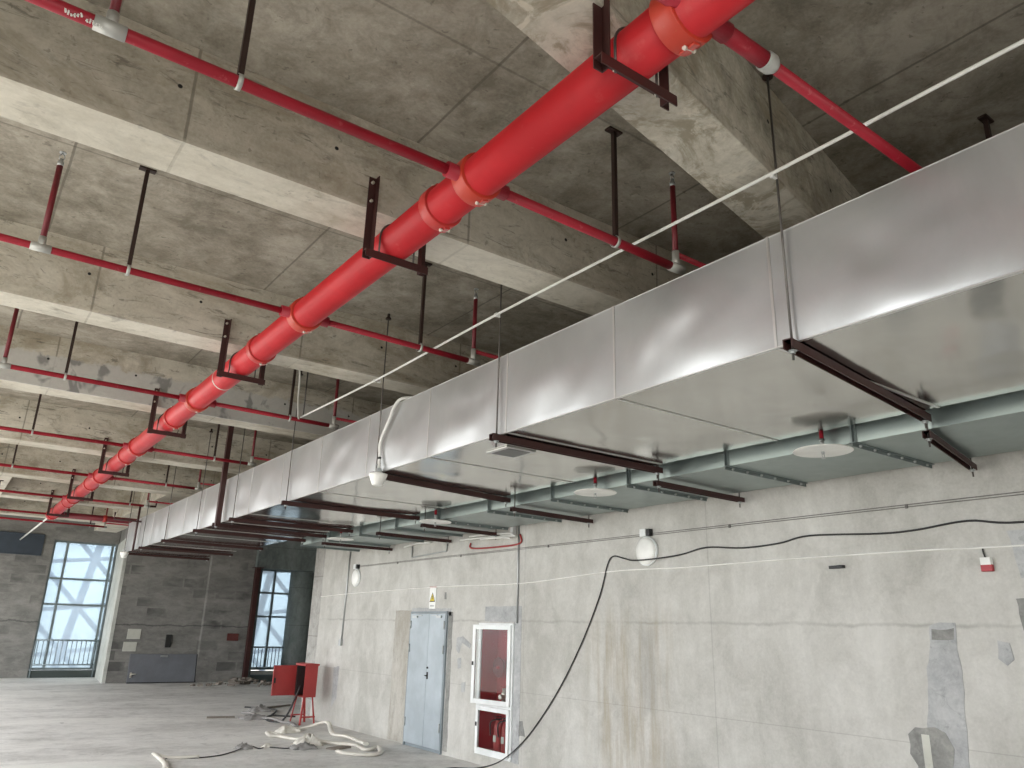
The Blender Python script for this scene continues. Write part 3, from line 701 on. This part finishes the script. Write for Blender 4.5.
blob([(10.26, 1.95), (10.15, 1.95), (10.15, .05), (10.26, .05)], 'mortar_dark', .004, seed=9)
blob([(10.02, 1.58), (9.86, 1.62), (9.62, 1.50), (9.66, 1.45), (9.86, 1.52), (9.95, 1.38), (10.02, 1.42)], 'mortar', .003, seed=10)
blob([(9.98, 1.3), (9.88, 1.32), (9.87, 1.18), (9.96, 1.17)], 'mortar', .003, seed=11)
blob([(9.84, .98), (9.74, 1.0), (9.74, .86), (9.84, .86)], 'mortar', .003, seed=12)
blob([(8.46, .62), (8.38, .62), (8.33, .45), (8.47, .44)], 'mortar_dark', .003, seed=13)
blob([(9.3, 2.02), (8.45, 2.02), (8.45, .12), (8.62, .12), (8.62, 1.82), (9.3, 1.82)], 'mortar', .003, seed=14, rag=.01)
blob([(10.42, 2.24), (10.37, 2.24), (10.37, 2.14), (10.42, 2.14)], 'mortar_dark', .003, seed=15)
# irregular grey patch near the red box
blob([(14.25, .98), (14.0, 1.0), (14.02, .45), (14.2, .3)], 'mortar', .003, seed=18)

# double door
d = MB()
DY0, DY1, DZ = 10.31, 11.36, 1.93
d.box(XR - .03, XR, DY0 - .03, DY0, 0, DZ + .03); d.box(XR - .03, XR, DY1, DY1 + .03, 0, DZ + .03); d.box(XR - .03, XR, DY0, DY1, DZ, DZ + .03)
d.box(XR - .006, XR, DY0, DY1, 0, .05)
door = struct('door_1', d, 'door_frame_grey', 'grey steel double door in the right wall'); door['category'] = 'door'
for a, c, hs in ((DY0 + .003, 10.775, -1), (10.781, DY1 - .003, 1)):
    lf = MB().box(XR - .036, XR - .008, a, c, .05, DZ - .004).build('leaf', 'door_grey', door, .003)
    hy = a + .012 if hs < 0 else c - .012
    for z in (.28, 1.35, 1.7): MB().lathe([(.011, 0), (.011, .12)], (XR - .042, hy, z), 'Z', 10).build('hinge', 'galv', lf)
    cy = a + .10 if hs < 0 else c - .22
    MB().cbox((XR - .05, (cy + .06), DZ - .05), (.03, .14, .035)).cbox((XR - .05, cy + .13 * -hs + .06, DZ - .03), (.014, .16, .014)).build('closer', 'galv', lf, .003)
h = MB().cbox((XR - .04, 10.745, 1.03), (.012, .035, .10)).tube([(XR - .04, 10.745, 1.03), (XR - .085, 10.745, 1.03), (XR - .085, 10.68, 1.025)], .008, 8)
h.lathe([(.014, 0), (.014, -.02)], (XR - .035, 10.745, 1.14), 'X', 12).build('handle', 'black', door)

# warning sign
r = thing('warning_sign', 'white board with yellow triangle lightning warning over the grey double door', 'sign', (XR, 10.76, 2.0))
sx = XR - .014
MB().box(sx, XR, 10.665, 10.85, 2.0, 2.315).build('board', 'lamp_white', r, .003)
MB().box(sx - .004, XR, 10.66, 10.855, 2.315, 2.335).build('top_edge', 'sign_red', r)
def tri(cy, cz, s_, x, t):
    return MB().prism([(x, cy - s_ * .5, cz - s_ * .29), (x, cy + s_ * .5, cz - s_ * .29), (x, cy, cz + s_ * .58)], (t, 0, 0))
tri(10.757, 2.15, .165, sx - .002, .003).build('triangle_border', 'black', r)
tri(10.757, 2.15, .125, sx - .004, .003).build('triangle', 'yellow', r)
MB().prism([(sx - .006, 10.757 - a, 2.145 + z) for a, z in ((-.008, .05), (.012, .05), (.004, .016), (.014, .016), (-.010, -.04), (-.002, .0), (-.014, .0))], (.003, 0, 0)).build('lightning_bolt', 'black', r)
m = MB()
for k in range(5): m.box(sx - .002, sx + .001, 10.70 + k * .024, 10.718 + k * .024, 2.032, 2.055)
m.build('lettering', 'sign_grey', r)

# fire cabinet with its two glazed doors
r = thing('fire_cabinet', 'white framed glazed fire hose cabinet set in the right wall', 'cabinet', (XR, 9.0, CZ0))
m = MB(); g = .004
m.box(XR + .262, XR + .27, CY0 + g, CY1 - g, CZ0 + g, CZ1 - g); m.box(XR, XR + .262, CY0 + g, CY0 + .012, CZ0 + g, CZ1 - g); m.box(XR, XR + .262, CY1 - .012, CY1 - g, CZ0 + g, CZ1 - g)
m.box(XR, XR + .262, CY0 + .012, CY1 - .012, CZ0 + g, CZ0 + .012); m.box(XR, XR + .262, CY0 + .012, CY1 - .012, CZ1 - .012, CZ1 - g); m.box(XR, XR + .262, CY0 + .012, CY1 - .012, .735, .75)
m.build('box', 'fire_red', r)
def frame(y0, y1, z0, z1, x0, x1, wd, mat=None):
    m = MB()
    m.box(x0, x1, y0, y0 + wd, z0, z1, mat); m.box(x0, x1, y1 - wd, y1, z0, z1, mat); m.box(x0, x1, y0 + wd, y1 - wd, z0, z0 + wd, mat); m.box(x0, x1, y0 + wd, y1 - wd, z1 - wd, z1, mat); return m
frame(8.60, 9.42, .13, 1.80, XR - .022, XR, .065).box(XR - .022, XR, 8.665, 9.355, .715, .765).build('surround', 'white_frame', r, .004)
hinge = Matrix.Translation((XR - .03, 8.63, 0)) @ Matrix.Rotation(math.radians(9), 4, 'Z') @ Matrix.Translation((-(XR - .03), -8.63, 0))
up = frame(8.63, 9.37, .765, 1.775, XR - .045, XR - .023, .06, hinge).build('door', 'white_frame', r, .003)
MB().box(XR - .037, XR - .033, 8.69, 9.31, .825, 1.715, hinge).build('glass', 'cabinet_glass', up)
MB().cbox((XR - .052, 9.345, 1.27), (.014, .02, .05), hinge).build('latch', 'black', up)
lo = frame(8.63, 9.39, .16, .73, XR - .045, XR - .023, .055).build('door', 'white_frame', r, .003)
MB().box(XR - .037, XR - .033, 8.685, 9.335, .215, .675).build('glass', 'cabinet_glass', lo)
MB().cbox((XR - .052, 9.365, .5), (.014, .02, .05)).build('latch', 'black', lo)
def extinguisher(y, label):
    e = thing('fire_extinguisher', label, 'fire extinguisher', (XR + .13, y, CZ0 + .012), 'extinguishers in the fire cabinet')
    MB().lathe([(.062, 0), (.066, .01), (.066, .30), (.055, .34), (.025, .365), (.02, .38)], (XR + .13, y, CZ0 + .0125), 'Z', 24).build('body', 'box_red', e)
    MB().cbox((XR + .12, y, CZ0 + .405), (.10, .02, .02)).cbox((XR + .11, y, CZ0 + .435), (.11, .02, .012)).lathe([(.014, 0), (.014, .03)], (XR + .13, y, CZ0 + .375), 'Z', 10).build('valve', 'black', e)
    MB().tube([(XR + .1, y + .02, CZ0 + .4), (XR + .04, y + .07, CZ0 + .36), (XR + .05, y + .075, CZ0 + .2)], .009, 8, curve=6).build('hose', 'black', e)
    MB().box(XR + .062, XR + .066, y - .03, y + .03, CZ0 + .13, CZ0 + .21).build('plate', 'pale_patch', e)
extinguisher(8.90, 'red fire extinguisher in the lower cabinet, the right one of two')
extinguisher(9.08, 'red fire extinguisher in the lower cabinet, the left one of two')
v = thing('hydrant_valve', 'brass coloured hydrant valve standing in the upper fire cabinet', 'valve', (XR + .13, 8.97, .752))
MB().lathe([(.035, 0), (.035, .12), (.045, .13), (.045, .16), (.03, .17), (.03, .22)], (XR + .13, 8.97, .7505), 'Z', 18).tube([(XR + .13, 8.97, .86), (XR + .05, 8.97, .86)], .032, 14).build('body', 'bolt', v)
MB().lathe([(.055, 0), (.06, .01), (.055, .02)], (XR + .13, 8.97, .97), 'Z', 18).build('handwheel', 'box_red', v)
v = thing('hose_coil', 'dark red fire hose coil in the upper fire cabinet', 'hose', (XR + .17, 9.16, .76))
m = MB()
for k in range(5):
    rr = .12 - k * .02
    m.tube([(XR + .17, 9.18 + rr * math.cos(t), 1.22 + rr * math.sin(t)) for t in [2 * PI * q / 28 for q in range(29)]], .012, 8)
m.build('hose', 'riser_red', v); MB().cbox((XR + .2, 9.18, 1.22), (.12, .03, .03)).build('hook', 'fire_red', v)

# conduits and chases under the flat duct
r = thing('flexible_conduit', 'bundle of white flexible conduits under the flat duct above the cabinet', 'conduit', (6.3, 9.2, 2.98))
for k, (dz, y0, y1) in enumerate(((0, 8.55, 9.95), (.035, 8.6, 9.7), (-.03, 8.62, 9.4))):
    MB().tube([(6.30 - .02 * k, y0, 2.945 + dz), (6.30 - .02 * k, (y0 + y1) / 2, 2.975 + dz), (6.29, y1, 2.985 + dz)], .014, 8, curve=8).build('tube', 'white_pvc', r)
MB().cbox((6.3, 8.62, 3.02), (.06, .06, .12)).build('junction_box', 'white_frame', r, .004)
tag(MB().tube([(6.33, 8.5, 2.96), (6.33, 8.5, 2.84), (6.33, 9.0, 2.825), (6.33, 9.68, 2.85), (6.33, 9.72, 2.93)], .012, 8, curve=5).build('red_conduit', 'box_red', loc=(6.33, 9, 2.84)), 'thin red conduit looped on the wall below the white conduits', 'conduit')
r = thing('flexible_conduit', 'short white flexible conduit under the flat duct left of the warning sign', 'conduit', (6.3, 11.3, 3.0))
MB().tube([(6.31, 10.85, 3.02), (6.30, 11.3, 3.03), (6.30, 11.72, 3.0)], .014, 8, curve=8).build('tube', 'white_pvc', r)
MB().tube([(6.335, 11.5, 3.0), (6.335, 11.5, 2.82), (6.335, 10.4, 2.86), (6.335, 10.4, 3.0)], .010, 8).build('bent_tube', 'galv', r)

# ---------------------------------------------------------------- back of the storey
def window(name, x0, x1, z0, z1, y, mull, trans, label):
    m = MB(); f = .06
    m.box(x0, x0 + f, y - .05, y + .05, z0, z1); m.box(x1 - f, x1, y - .05, y + .05, z0, z1); m.box(x0 + f, x1 - f, y - .05, y + .05, z0, z0 + f); m.box(x0 + f, x1 - f, y - .05, y + .05, z1 - f, z1)
    o = m.build(name, 'alu', None, .004); o['kind'] = 'structure'; o['label'] = label
    for x in mull: MB().box(x - .032, x + .032, y - .05, y + .05, z0 + f, z1 - f).build('mullion', 'alu', o)
    for z in trans: MB().box(x0 + f, x1 - f, y - .045, y + .045, z - .028, z + .028).build('transom', 'alu', o)
    MB().box(x0 + f, x1 - f, y + .0, y + .006, z0 + f, z1 - f).build('glass', 'window_glass', o)
    return o
w1 = window('window_1', WX0, WX1, .22, 4.07, YW + .1, (3.24, 4.535), (2.91, 2.135), 'tall glazed window in the back wall left of the pale jamb')
MB().box(WX0, WX1, YW - .02, YW + .3, 0, .21).build('sill', 'dark_green', w1)
w2 = window('window_2', 8.58, 9.9, .3, 3.46, 26.1, (9.22,), (2.70, 1.95), 'tall glazed window in the right back opening')
MB().box(8.42, 12.2, 25.15, 25.4, 0, .2).build('sill', 'dark_green', w2)
MB().box(8.58, 9.9, 25.95, 26.05, .13, .29).build('sill_ledge', 'lit_jamb', w2)
window('window_3', 10.62, 11.7, .4, 1.98, 26.1, (11.1,), (), 'low window seen past the end of the right wall')
def balustrade(x0, x1, y, z0, z1, n, label):
    r = thing('balustrade', label, 'railing', ((x0 + x1) / 2, y, 0), 'balustrades across the back windows')
    MB().tube([(x0, y, z1), (x1, y, z1)], .028, 10).build('top_rail', 'rail', r)
    MB().tube([(x0, y, z0), (x1, y, z0)], .02, 8).build('bottom_rail', 'rail', r)
    for i in range(n):
        x = x0 + (x1 - x0) * (i + .5) / n
        MB().tube([(x, y, z0), (x, y, z1)], .013, 6).build('baluster', 'rail', r)
    for x in (x0, x1): MB().tube([(x, y, -.05), (x, y, z1)], .022, 8).build('post', 'rail', r)
balustrade(2.89, 4.58, YW - .06, .37, 1.08, 13, 'pale steel balustrade across the first back window')
balustrade(8.62, 9.75, 25.9, .38, 1.0, 10, 'pale steel balustrade across the window in the right opening')
def lattice(nx, y, label, dx=.0, q=1.0):
    r = thing('steel_lattice', label, 'steel frame', (nx, y, -2), 'diagonal steel lattices outside')
    N = [Vector(((nx + .247 * (z - 3.62) / 1.47 + dx) * q, y * q, 1.7 + (z - 1.7) * q)) for z in (6.6, 5.1, 3.62, 2.09, .70, -.8, -2.2)]
    MB().tube([N[0], N[-1]], .13, 12).build('leg', 'brace', r)
    for i, p in enumerate(N[1:-1]):
        MB().tube([p + Vector((-2.4, 0, -.28)), p + Vector((2.4, 0, .28))], .07, 8).build('tie', 'brace', r)
        MB().tube([p + Vector((-1.5, 0, 1.55)), p + Vector((1.5, 0, -1.55))], .085, 8).build('brace', 'brace', r)
lattice(4.22, 29.3, 'pale blue diagonal steel lattice outside the first back window', q=1.09)
lattice(10.3, 29.6, 'pale blue diagonal steel lattice outside the right opening')

tag(MB().box(-1.5, 2.55, YW - .05, YW, 3.55, 4.20).box(-1.5, 2.55, YW - .07, YW - .05, 3.55, 3.59).box(-1.5, 2.55, YW - .07, YW - .05, 4.16, 4.20).build('sheet_panel', 'dark_blue', bevel=.005, loc=(0, YW, 3.55)), 'dark blue sheet panel high on the back wall left of the window', 'panel')
r = thing('door_leaf', 'grey steel door leaf laid on its long side against the back wall', 'door leaf', (6.0, 25.35, 0))
R = Matrix.Translation((0, 25.32, 0)) @ Matrix.Rotation(math.radians(-9), 4, 'X') @ Matrix.Translation((0, -25.32, 0))
MB().box(5.02, 6.9, 25.30, 25.345, .0, .80, R).build('leaf', 'door_leafgrey', r, .005)
MB().box(6.87, 6.91, 25.29, 25.30, .0, .80, R).box(5.02, 6.9, 25.29, 25.30, .0, .025, R).build('edge_strip', 'black', r)
MB().cbox((5.10, 25.28, .22), (.05, .03, .14), R).tube([R @ Vector((5.10, 25.27, .24)), R @ Vector((5.10, 25.2, .24)), R @ Vector((5.22, 25.2, .24))], .016, 8).build('handle', 'bolt', r)
MB().cbox((5.95, 25.285, .74), (.20, .02, .05), R).build('lock_plate', 'galv', r, .003)
def pad(x0, x1, z0, z1, y, mat, name, label, cat, t=.03, group=None):
    o = MB().box(x0, x1, y - t, y, z0, z1).build(name, mat, bevel=.01, loc=((x0 + x1) / 2, y, z0)); return tag(o, label, cat, group)
pad(4.86, 5.22, 1.20, 1.48, YF, 'pale_patch', 'filler_panel', 'upper of two pale panels on the back wall beside the window jamb', 'panel', group='pale panels on the back wall')
pad(4.80, 5.16, .86, 1.12, YF, 'pale_patch', 'filler_panel', 'lower of two pale panels on the back wall beside the window jamb', 'panel', group='pale panels on the back wall')
pad(5.93, 6.09, .98, 1.34, YF, 'black', 'socket_box', 'dark narrow box on the back wall above the steel door leaf', 'box', .06)
pad(7.60, 7.95, 1.20, 1.41, BY, 'rust', 'rusty_plate', 'rusty red plate on the projecting wall beside the steel post', 'plate', .02)
r = thing('steel_post', 'dark maroon steel post at the left edge of the right back opening', 'post', (8.26, 25.0, 0))
MB().box(8.19, 8.33, 24.92, 25.07, 0, 3.42).build('post', 'maroon', r, .005)
MB().box(8.34, 8.41, 24.95, 25.07, 0, 3.42).build('rail_strip', 'dark_green', r)
for i in range(2): MB().cbox((8.26, 24.97, .01 + 3.40 * i), (.3, .24, .02)).build('plate', 'maroon', r)
m = MB()
for i in range(46):
    x, y = random.gauss(7.75, .55), random.gauss(24.1, .35); s_ = random.uniform(.05, .17)
    hgt = max(0.02, .22 - abs(x - 7.9) * .2)
    m.cbox((0, 0, 0), (s_, s_ * random.uniform(.4, 1), s_ * .5), Matrix.Translation((x, min(y, 24.85), random.uniform(.02, hgt))) @ Matrix.Rotation(random.uniform(0, 3), 4, 'Z') @ Matrix.Rotation(random.uniform(-.5, .5), 4, 'X'))
tag(m.build('rubble', 'wood', loc=(7.75, 24.1, 0)), 'low heap of rubble at the foot of the maroon steel post', 'rubble', kind='stuff')

# ---------------------------------------------------------------- red electrical box
BX, BYY = 5.94, 14.5
r = thing('electrical_box', 'red electrical box on splayed legs with its door open by the wall end', 'electrical box', (BX, BYY, 0))
m = MB(); x0, x1, y0, y1, z0, z1 = BX - .12, BX + .12, BYY - .22, BYY + .22, .46, 1.0
m.box(x1 - .008, x1, y0, y1, z0, z1); m.box(x0, x1 - .008, y0 + .008, y1 - .008, z1 - .008, z1); m.box(x0, x1 - .008, y0, y0 + .008, z0, z1); m.box(x0, x1 - .008, y1 - .008, y1, z0, z1); m.box(x0, x1 - .008, y0 + .008, y1 - .008, z0, z0 + .008)
m.build('body', 'box_red', r)
MB().prism([(x0 - .015, y0 - .02, z1), (x1 + .02, y0 - .02, z1), (x1 + .02, y0 - .02, z1 + .03), (BX, y0 - .02, z1 + .04), (x0 - .015, y0 - .02, z1 + .03)], (0, y1 - y0 + .04, 0)).build('roof', 'box_red', r, .003)
dr = MB().box(x0 - .44, x0, y1 - .012, y1, z0 + .01, z1 - .01).box(x0 - .44, x0 - .42, y1 - .03, y1 - .012, z0 + .01, z1 - .01).build('door', 'box_red', r, .003)
MB().cbox((x0 - .40, y1 - .02, .73), (.03, .02, .09)).build('latch', 'black', dr)
for dx in (-1, 1):
    for dy in (-1, 1):
        a = Vector((BX + dx * .09, BYY + dy * .19, .46)); c = Vector((BX + dx * .15, BYY + dy * .24, 0))
        MB().angle(a, c, .03, .005, (dx * -1, 0, 0), (0, dy * -1, 0)).build('leg', 'box_red', r)
m = MB()
m.box(BX - .14, BX + .14, BYY - .235, BYY - .225, .12, .145); m.box(BX - .14, BX + .14, BYY + .225, BYY + .235, .12, .145)
m.build('stretcher', 'box_red', r)
MB().box(BX - .115, BX + .11, BYY + .16, BYY + .21, .48, .98).build('inner_shade_panel', 'black', r)  # black sheet put in for the shade inside the open box

# ---------------------------------------------------------------- hoses, cables and scraps on the floor
def hose(pts, rad, mat, name, label, cat, flat=.55, curve=6):
    P = [(x, y, (z + rad * flat)) for x, y, z in pts]
    return tag(MB().tube(P, rad, 10, flat, curve=curve).build(name, mat, loc=(P[0][0], P[0][1], 0)), label, cat)
hose([(4.98, 12.9, 0), (4.84, 13.15, .03), (4.80, 12.95, .01), (4.93, 12.85, 0), (5.03, 12.47, 0), (5.12, 12.15, .03), (5.36, 11.85, 0), (5.58, 11.5, 0), (5.52, 11.0, 0), (5.72, 11.05, .02), (5.64, 10.78, 0), (5.42, 10.55, 0), (5.15, 10.76, 0), (5.10, 11.06, 0)], .042, 'offwhite', 'fire_hose', 'off white hose looped on the floor, ending nearest the grey door', 'hose')
hose([(5.35, 13.6, .0), (5.59, 13.54, .02), (5.84, 13.43, .1), (5.88, 13.2, .12), (5.66, 12.5, .04), (5.62, 11.9, .07), (5.60, 11.36, .06), (5.5, 10.98, .08)], .042, 'offwhite', 'fire_hose', 'off white hose draped from the red box across the other hose', 'hose')
hose([(2.72, 10.7, 0), (2.80, 11.1, .0), (2.78, 11.5, .04), (2.82, 11.72, .02), (2.95, 11.5, 0), (3.3, 11.42, 0)], .035, 'offwhite', 'hose_end', 'pale hose end lying alone on the open floor', 'hose')
hose([(2.9, 11.5, 0), (3.3, 11.40, 0), (3.6, 11.49, 0), (3.87, 11.75, 0), (4.16, 12.0, .02), (4.25, 11.85, 0), (4.4, 11.93, 0), (4.6, 11.7, 0), (4.85, 11.75, 0)], .008, 'black', 'floor_cable', 'thin dark cable on the floor joining the rags to the hoses', 'cable', 1)
hose([(5.5, 16.5, 0), (5.57, 16.09, .02), (5.5, 15.6, 0), (5.57, 14.98, .03), (5.65, 14.7, 0), (5.73, 14.45, 0), (5.6, 13.9, 0)], .04, 'greyrag', 'grey_hose', 'grey hose lying behind the red electrical box', 'hose')
hose([(5.86, 14.55, .62), (5.80, 14.6, .40), (5.72, 14.66, .15), (5.62, 14.75, .0), (5.50, 15.0, 0), (5.62, 15.5, 0), (5.9, 15.9, 0)], .018, 'black', 'box_cable', 'black cable hanging out of the red electrical box', 'cable', 1)
hose([(5.9, 17.6, 0), (6.3, 17.0, 0), (6.1, 16.3, .01), (5.9, 15.9, .0), (6.2, 15.5, .0)], .016, 'black', 'floor_cable', 'black cable lying beyond the red electrical box', 'cable', 1)
def rag(x, y, s_, label, mat, seed, hgt=.1):
    m = MB(); n = 14; V = []
    for i in range(n + 1):
        V.append([])
        for j in range(n + 1):
            a, c = i / n - .5, j / n - .5; q = mnoise.noise(Vector((a * 4 + seed, c * 4, seed)))
            e = max(0, 1 - 2.0 * max(abs(a), abs(c)))
            V[-1].append(m.bm.verts.new((x + a * s_ * (1 + .5 * q), y + c * s_ * .7 * (1 + .4 * mnoise.noise(Vector((c * 5, a * 5, seed)))), max(.004, e ** .5 * hgt * (.6 + 1.2 * abs(mnoise.noise(Vector((a * 6, c * 6, seed)))))))))
    for i in range(n):
        for j in range(n): f = m.bm.faces.new((V[i][j], V[i + 1][j], V[i + 1][j + 1], V[i][j + 1])); f.smooth = True
    o = m.build('rag', mat, loc=(x, y, 0)); sm = o.modifiers.new('solid', 'SOLIDIFY'); sm.thickness = .004
    return tag(o, label, 'rag', 'rags on the floor')
rag(4.06, 11.95, .22, 'crumpled grey rag on the thin floor cable, farthest from the red box', 'greyrag', 1, .09)
rag(4.4, 11.95, .14, 'small pale rag on the thin floor cable', 'offwhite', 2, .06)
rag(5.0, 11.9, .42, 'crumpled pale rag lying over the hoses', 'offwhite', 3, .16)
rag(4.82, 11.62, .36, 'dark grey rag beside the pale rag at the hoses', 'greyrag', 4, .09)
rag(5.28, 13.45, .4, 'crumpled pale rag at the feet of the red electrical box', 'offwhite', 5, .13)
rag(5.95, 16.8, .4, 'dark grey rag behind the red electrical box, farthest back', 'greyrag', 6, .12)
rag(5.45, 15.5, .55, 'grey rag beside the grey hose behind the red box', 'greyrag', 7, .08)
tag(MB().cbox((0, 0, 0), (.9, .07, .03), Matrix.Translation((6.55, 17.5, .016)) @ Matrix.Rotation(.5, 4, 'Z')).build('wooden_strip', 'wood', bevel=.003, loc=(6.55, 17.5, 0)), 'narrow wooden strip lying behind the red electrical box', 'wood')
tag(MB().cbox((0, 0, 0), (.5, .06, .03), Matrix.Translation((4.9, 15.9, .016)) @ Matrix.Rotation(-.2, 4, 'Z')).build('wooden_strip', 'wood', bevel=.003, loc=(4.9, 15.9, 0)), 'short wooden strip lying left of the grey hose', 'wood')
tag(MB().cbox((0, 0, 0), (.34, .18, .02), Matrix.Translation((5.28, 11.42, .011)) @ Matrix.Rotation(.4, 4, 'Z')).build('board_scrap', 'wood', bevel=.003, loc=(5.28, 11.42, 0)), 'flat board scrap between the pale hoses', 'board')

# ---------------------------------------------------------------- sky, camera, view
wd = bpy.data.worlds.new('sky'); S.world = wd; wd.use_nodes = True; nt = wd.node_tree; nt.nodes.clear()
tc = nt.nodes.new('ShaderNodeTexCoord'); sp = nt.nodes.new('ShaderNodeSeparateXYZ'); nt.links.new(tc.outputs['Generated'], sp.inputs[0])
rp = nt.nodes.new('ShaderNodeValToRGB'); mr = nt.nodes.new('ShaderNodeMapRange'); mr.inputs[1].default_value = -1; mr.inputs[2].default_value = 1
nt.links.new(sp.outputs[2], mr.inputs[0]); nt.links.new(mr.outputs[0], rp.inputs[0])
els = rp.color_ramp.elements
for pz, c in ((0.0, (.66, .63, .57)), (.47, (.80, .78, .73)), (.52, (1.25, 1.28, 1.32)), (1.0, (1.3, 1.36, 1.42))):
    e = els[0] if pz == 0 else (els[-1] if pz == 1 else els.new(pz)); e.color = (*c, 1)
bg = nt.nodes.new('ShaderNodeBackground'); wo = nt.nodes.new('ShaderNodeOutputWorld')
nt.links.new(rp.outputs[0], bg.inputs[0]); bg.inputs[1].default_value = 1.0; nt.links.new(bg.outputs[0], wo.inputs[0])

yaw, pit, rol = 0.624518364, 0.311271518, 0.0269819539
cy, sy, cp, sp_, cr, sr = math.cos(yaw), math.sin(yaw), math.cos(pit), math.sin(pit), math.cos(rol), math.sin(rol)
f = Vector((sy * cp, cy * cp, sp_)); rt = Vector((cy, -sy, 0)); up = rt.cross(f)
r2 = rt * cr + up * sr; u2 = -rt * sr + up * cr
cam = bpy.data.cameras.new('camera'); co = bpy.data.objects.new('camera', cam); COL.objects.link(co)
co.matrix_world = Matrix(((r2.x, u2.x, -f.x, 0), (r2.y, u2.y, -f.y, 0), (r2.z, u2.z, -f.z, 1.7), (0, 0, 0, 1)))
cam.sensor_width = 36; cam.lens = 768 / 1024 * 36; cam.clip_end = 200
S.camera = co
S.view_settings.view_transform = 'Standard'; S.view_settings.look = 'None'; S.view_settings.gamma = 1; S.view_settings.use_curve_mapping = False
S.view_settings.exposure = 2.15
S.cycles.use_denoising = True; S.cycles.max_bounces = 10; S.cycles.diffuse_bounces = 6; S.cycles.glossy_bounces = 4; S.cycles.transparent_max_bounces = 12
S.cycles.sample_clamp_indirect = 8
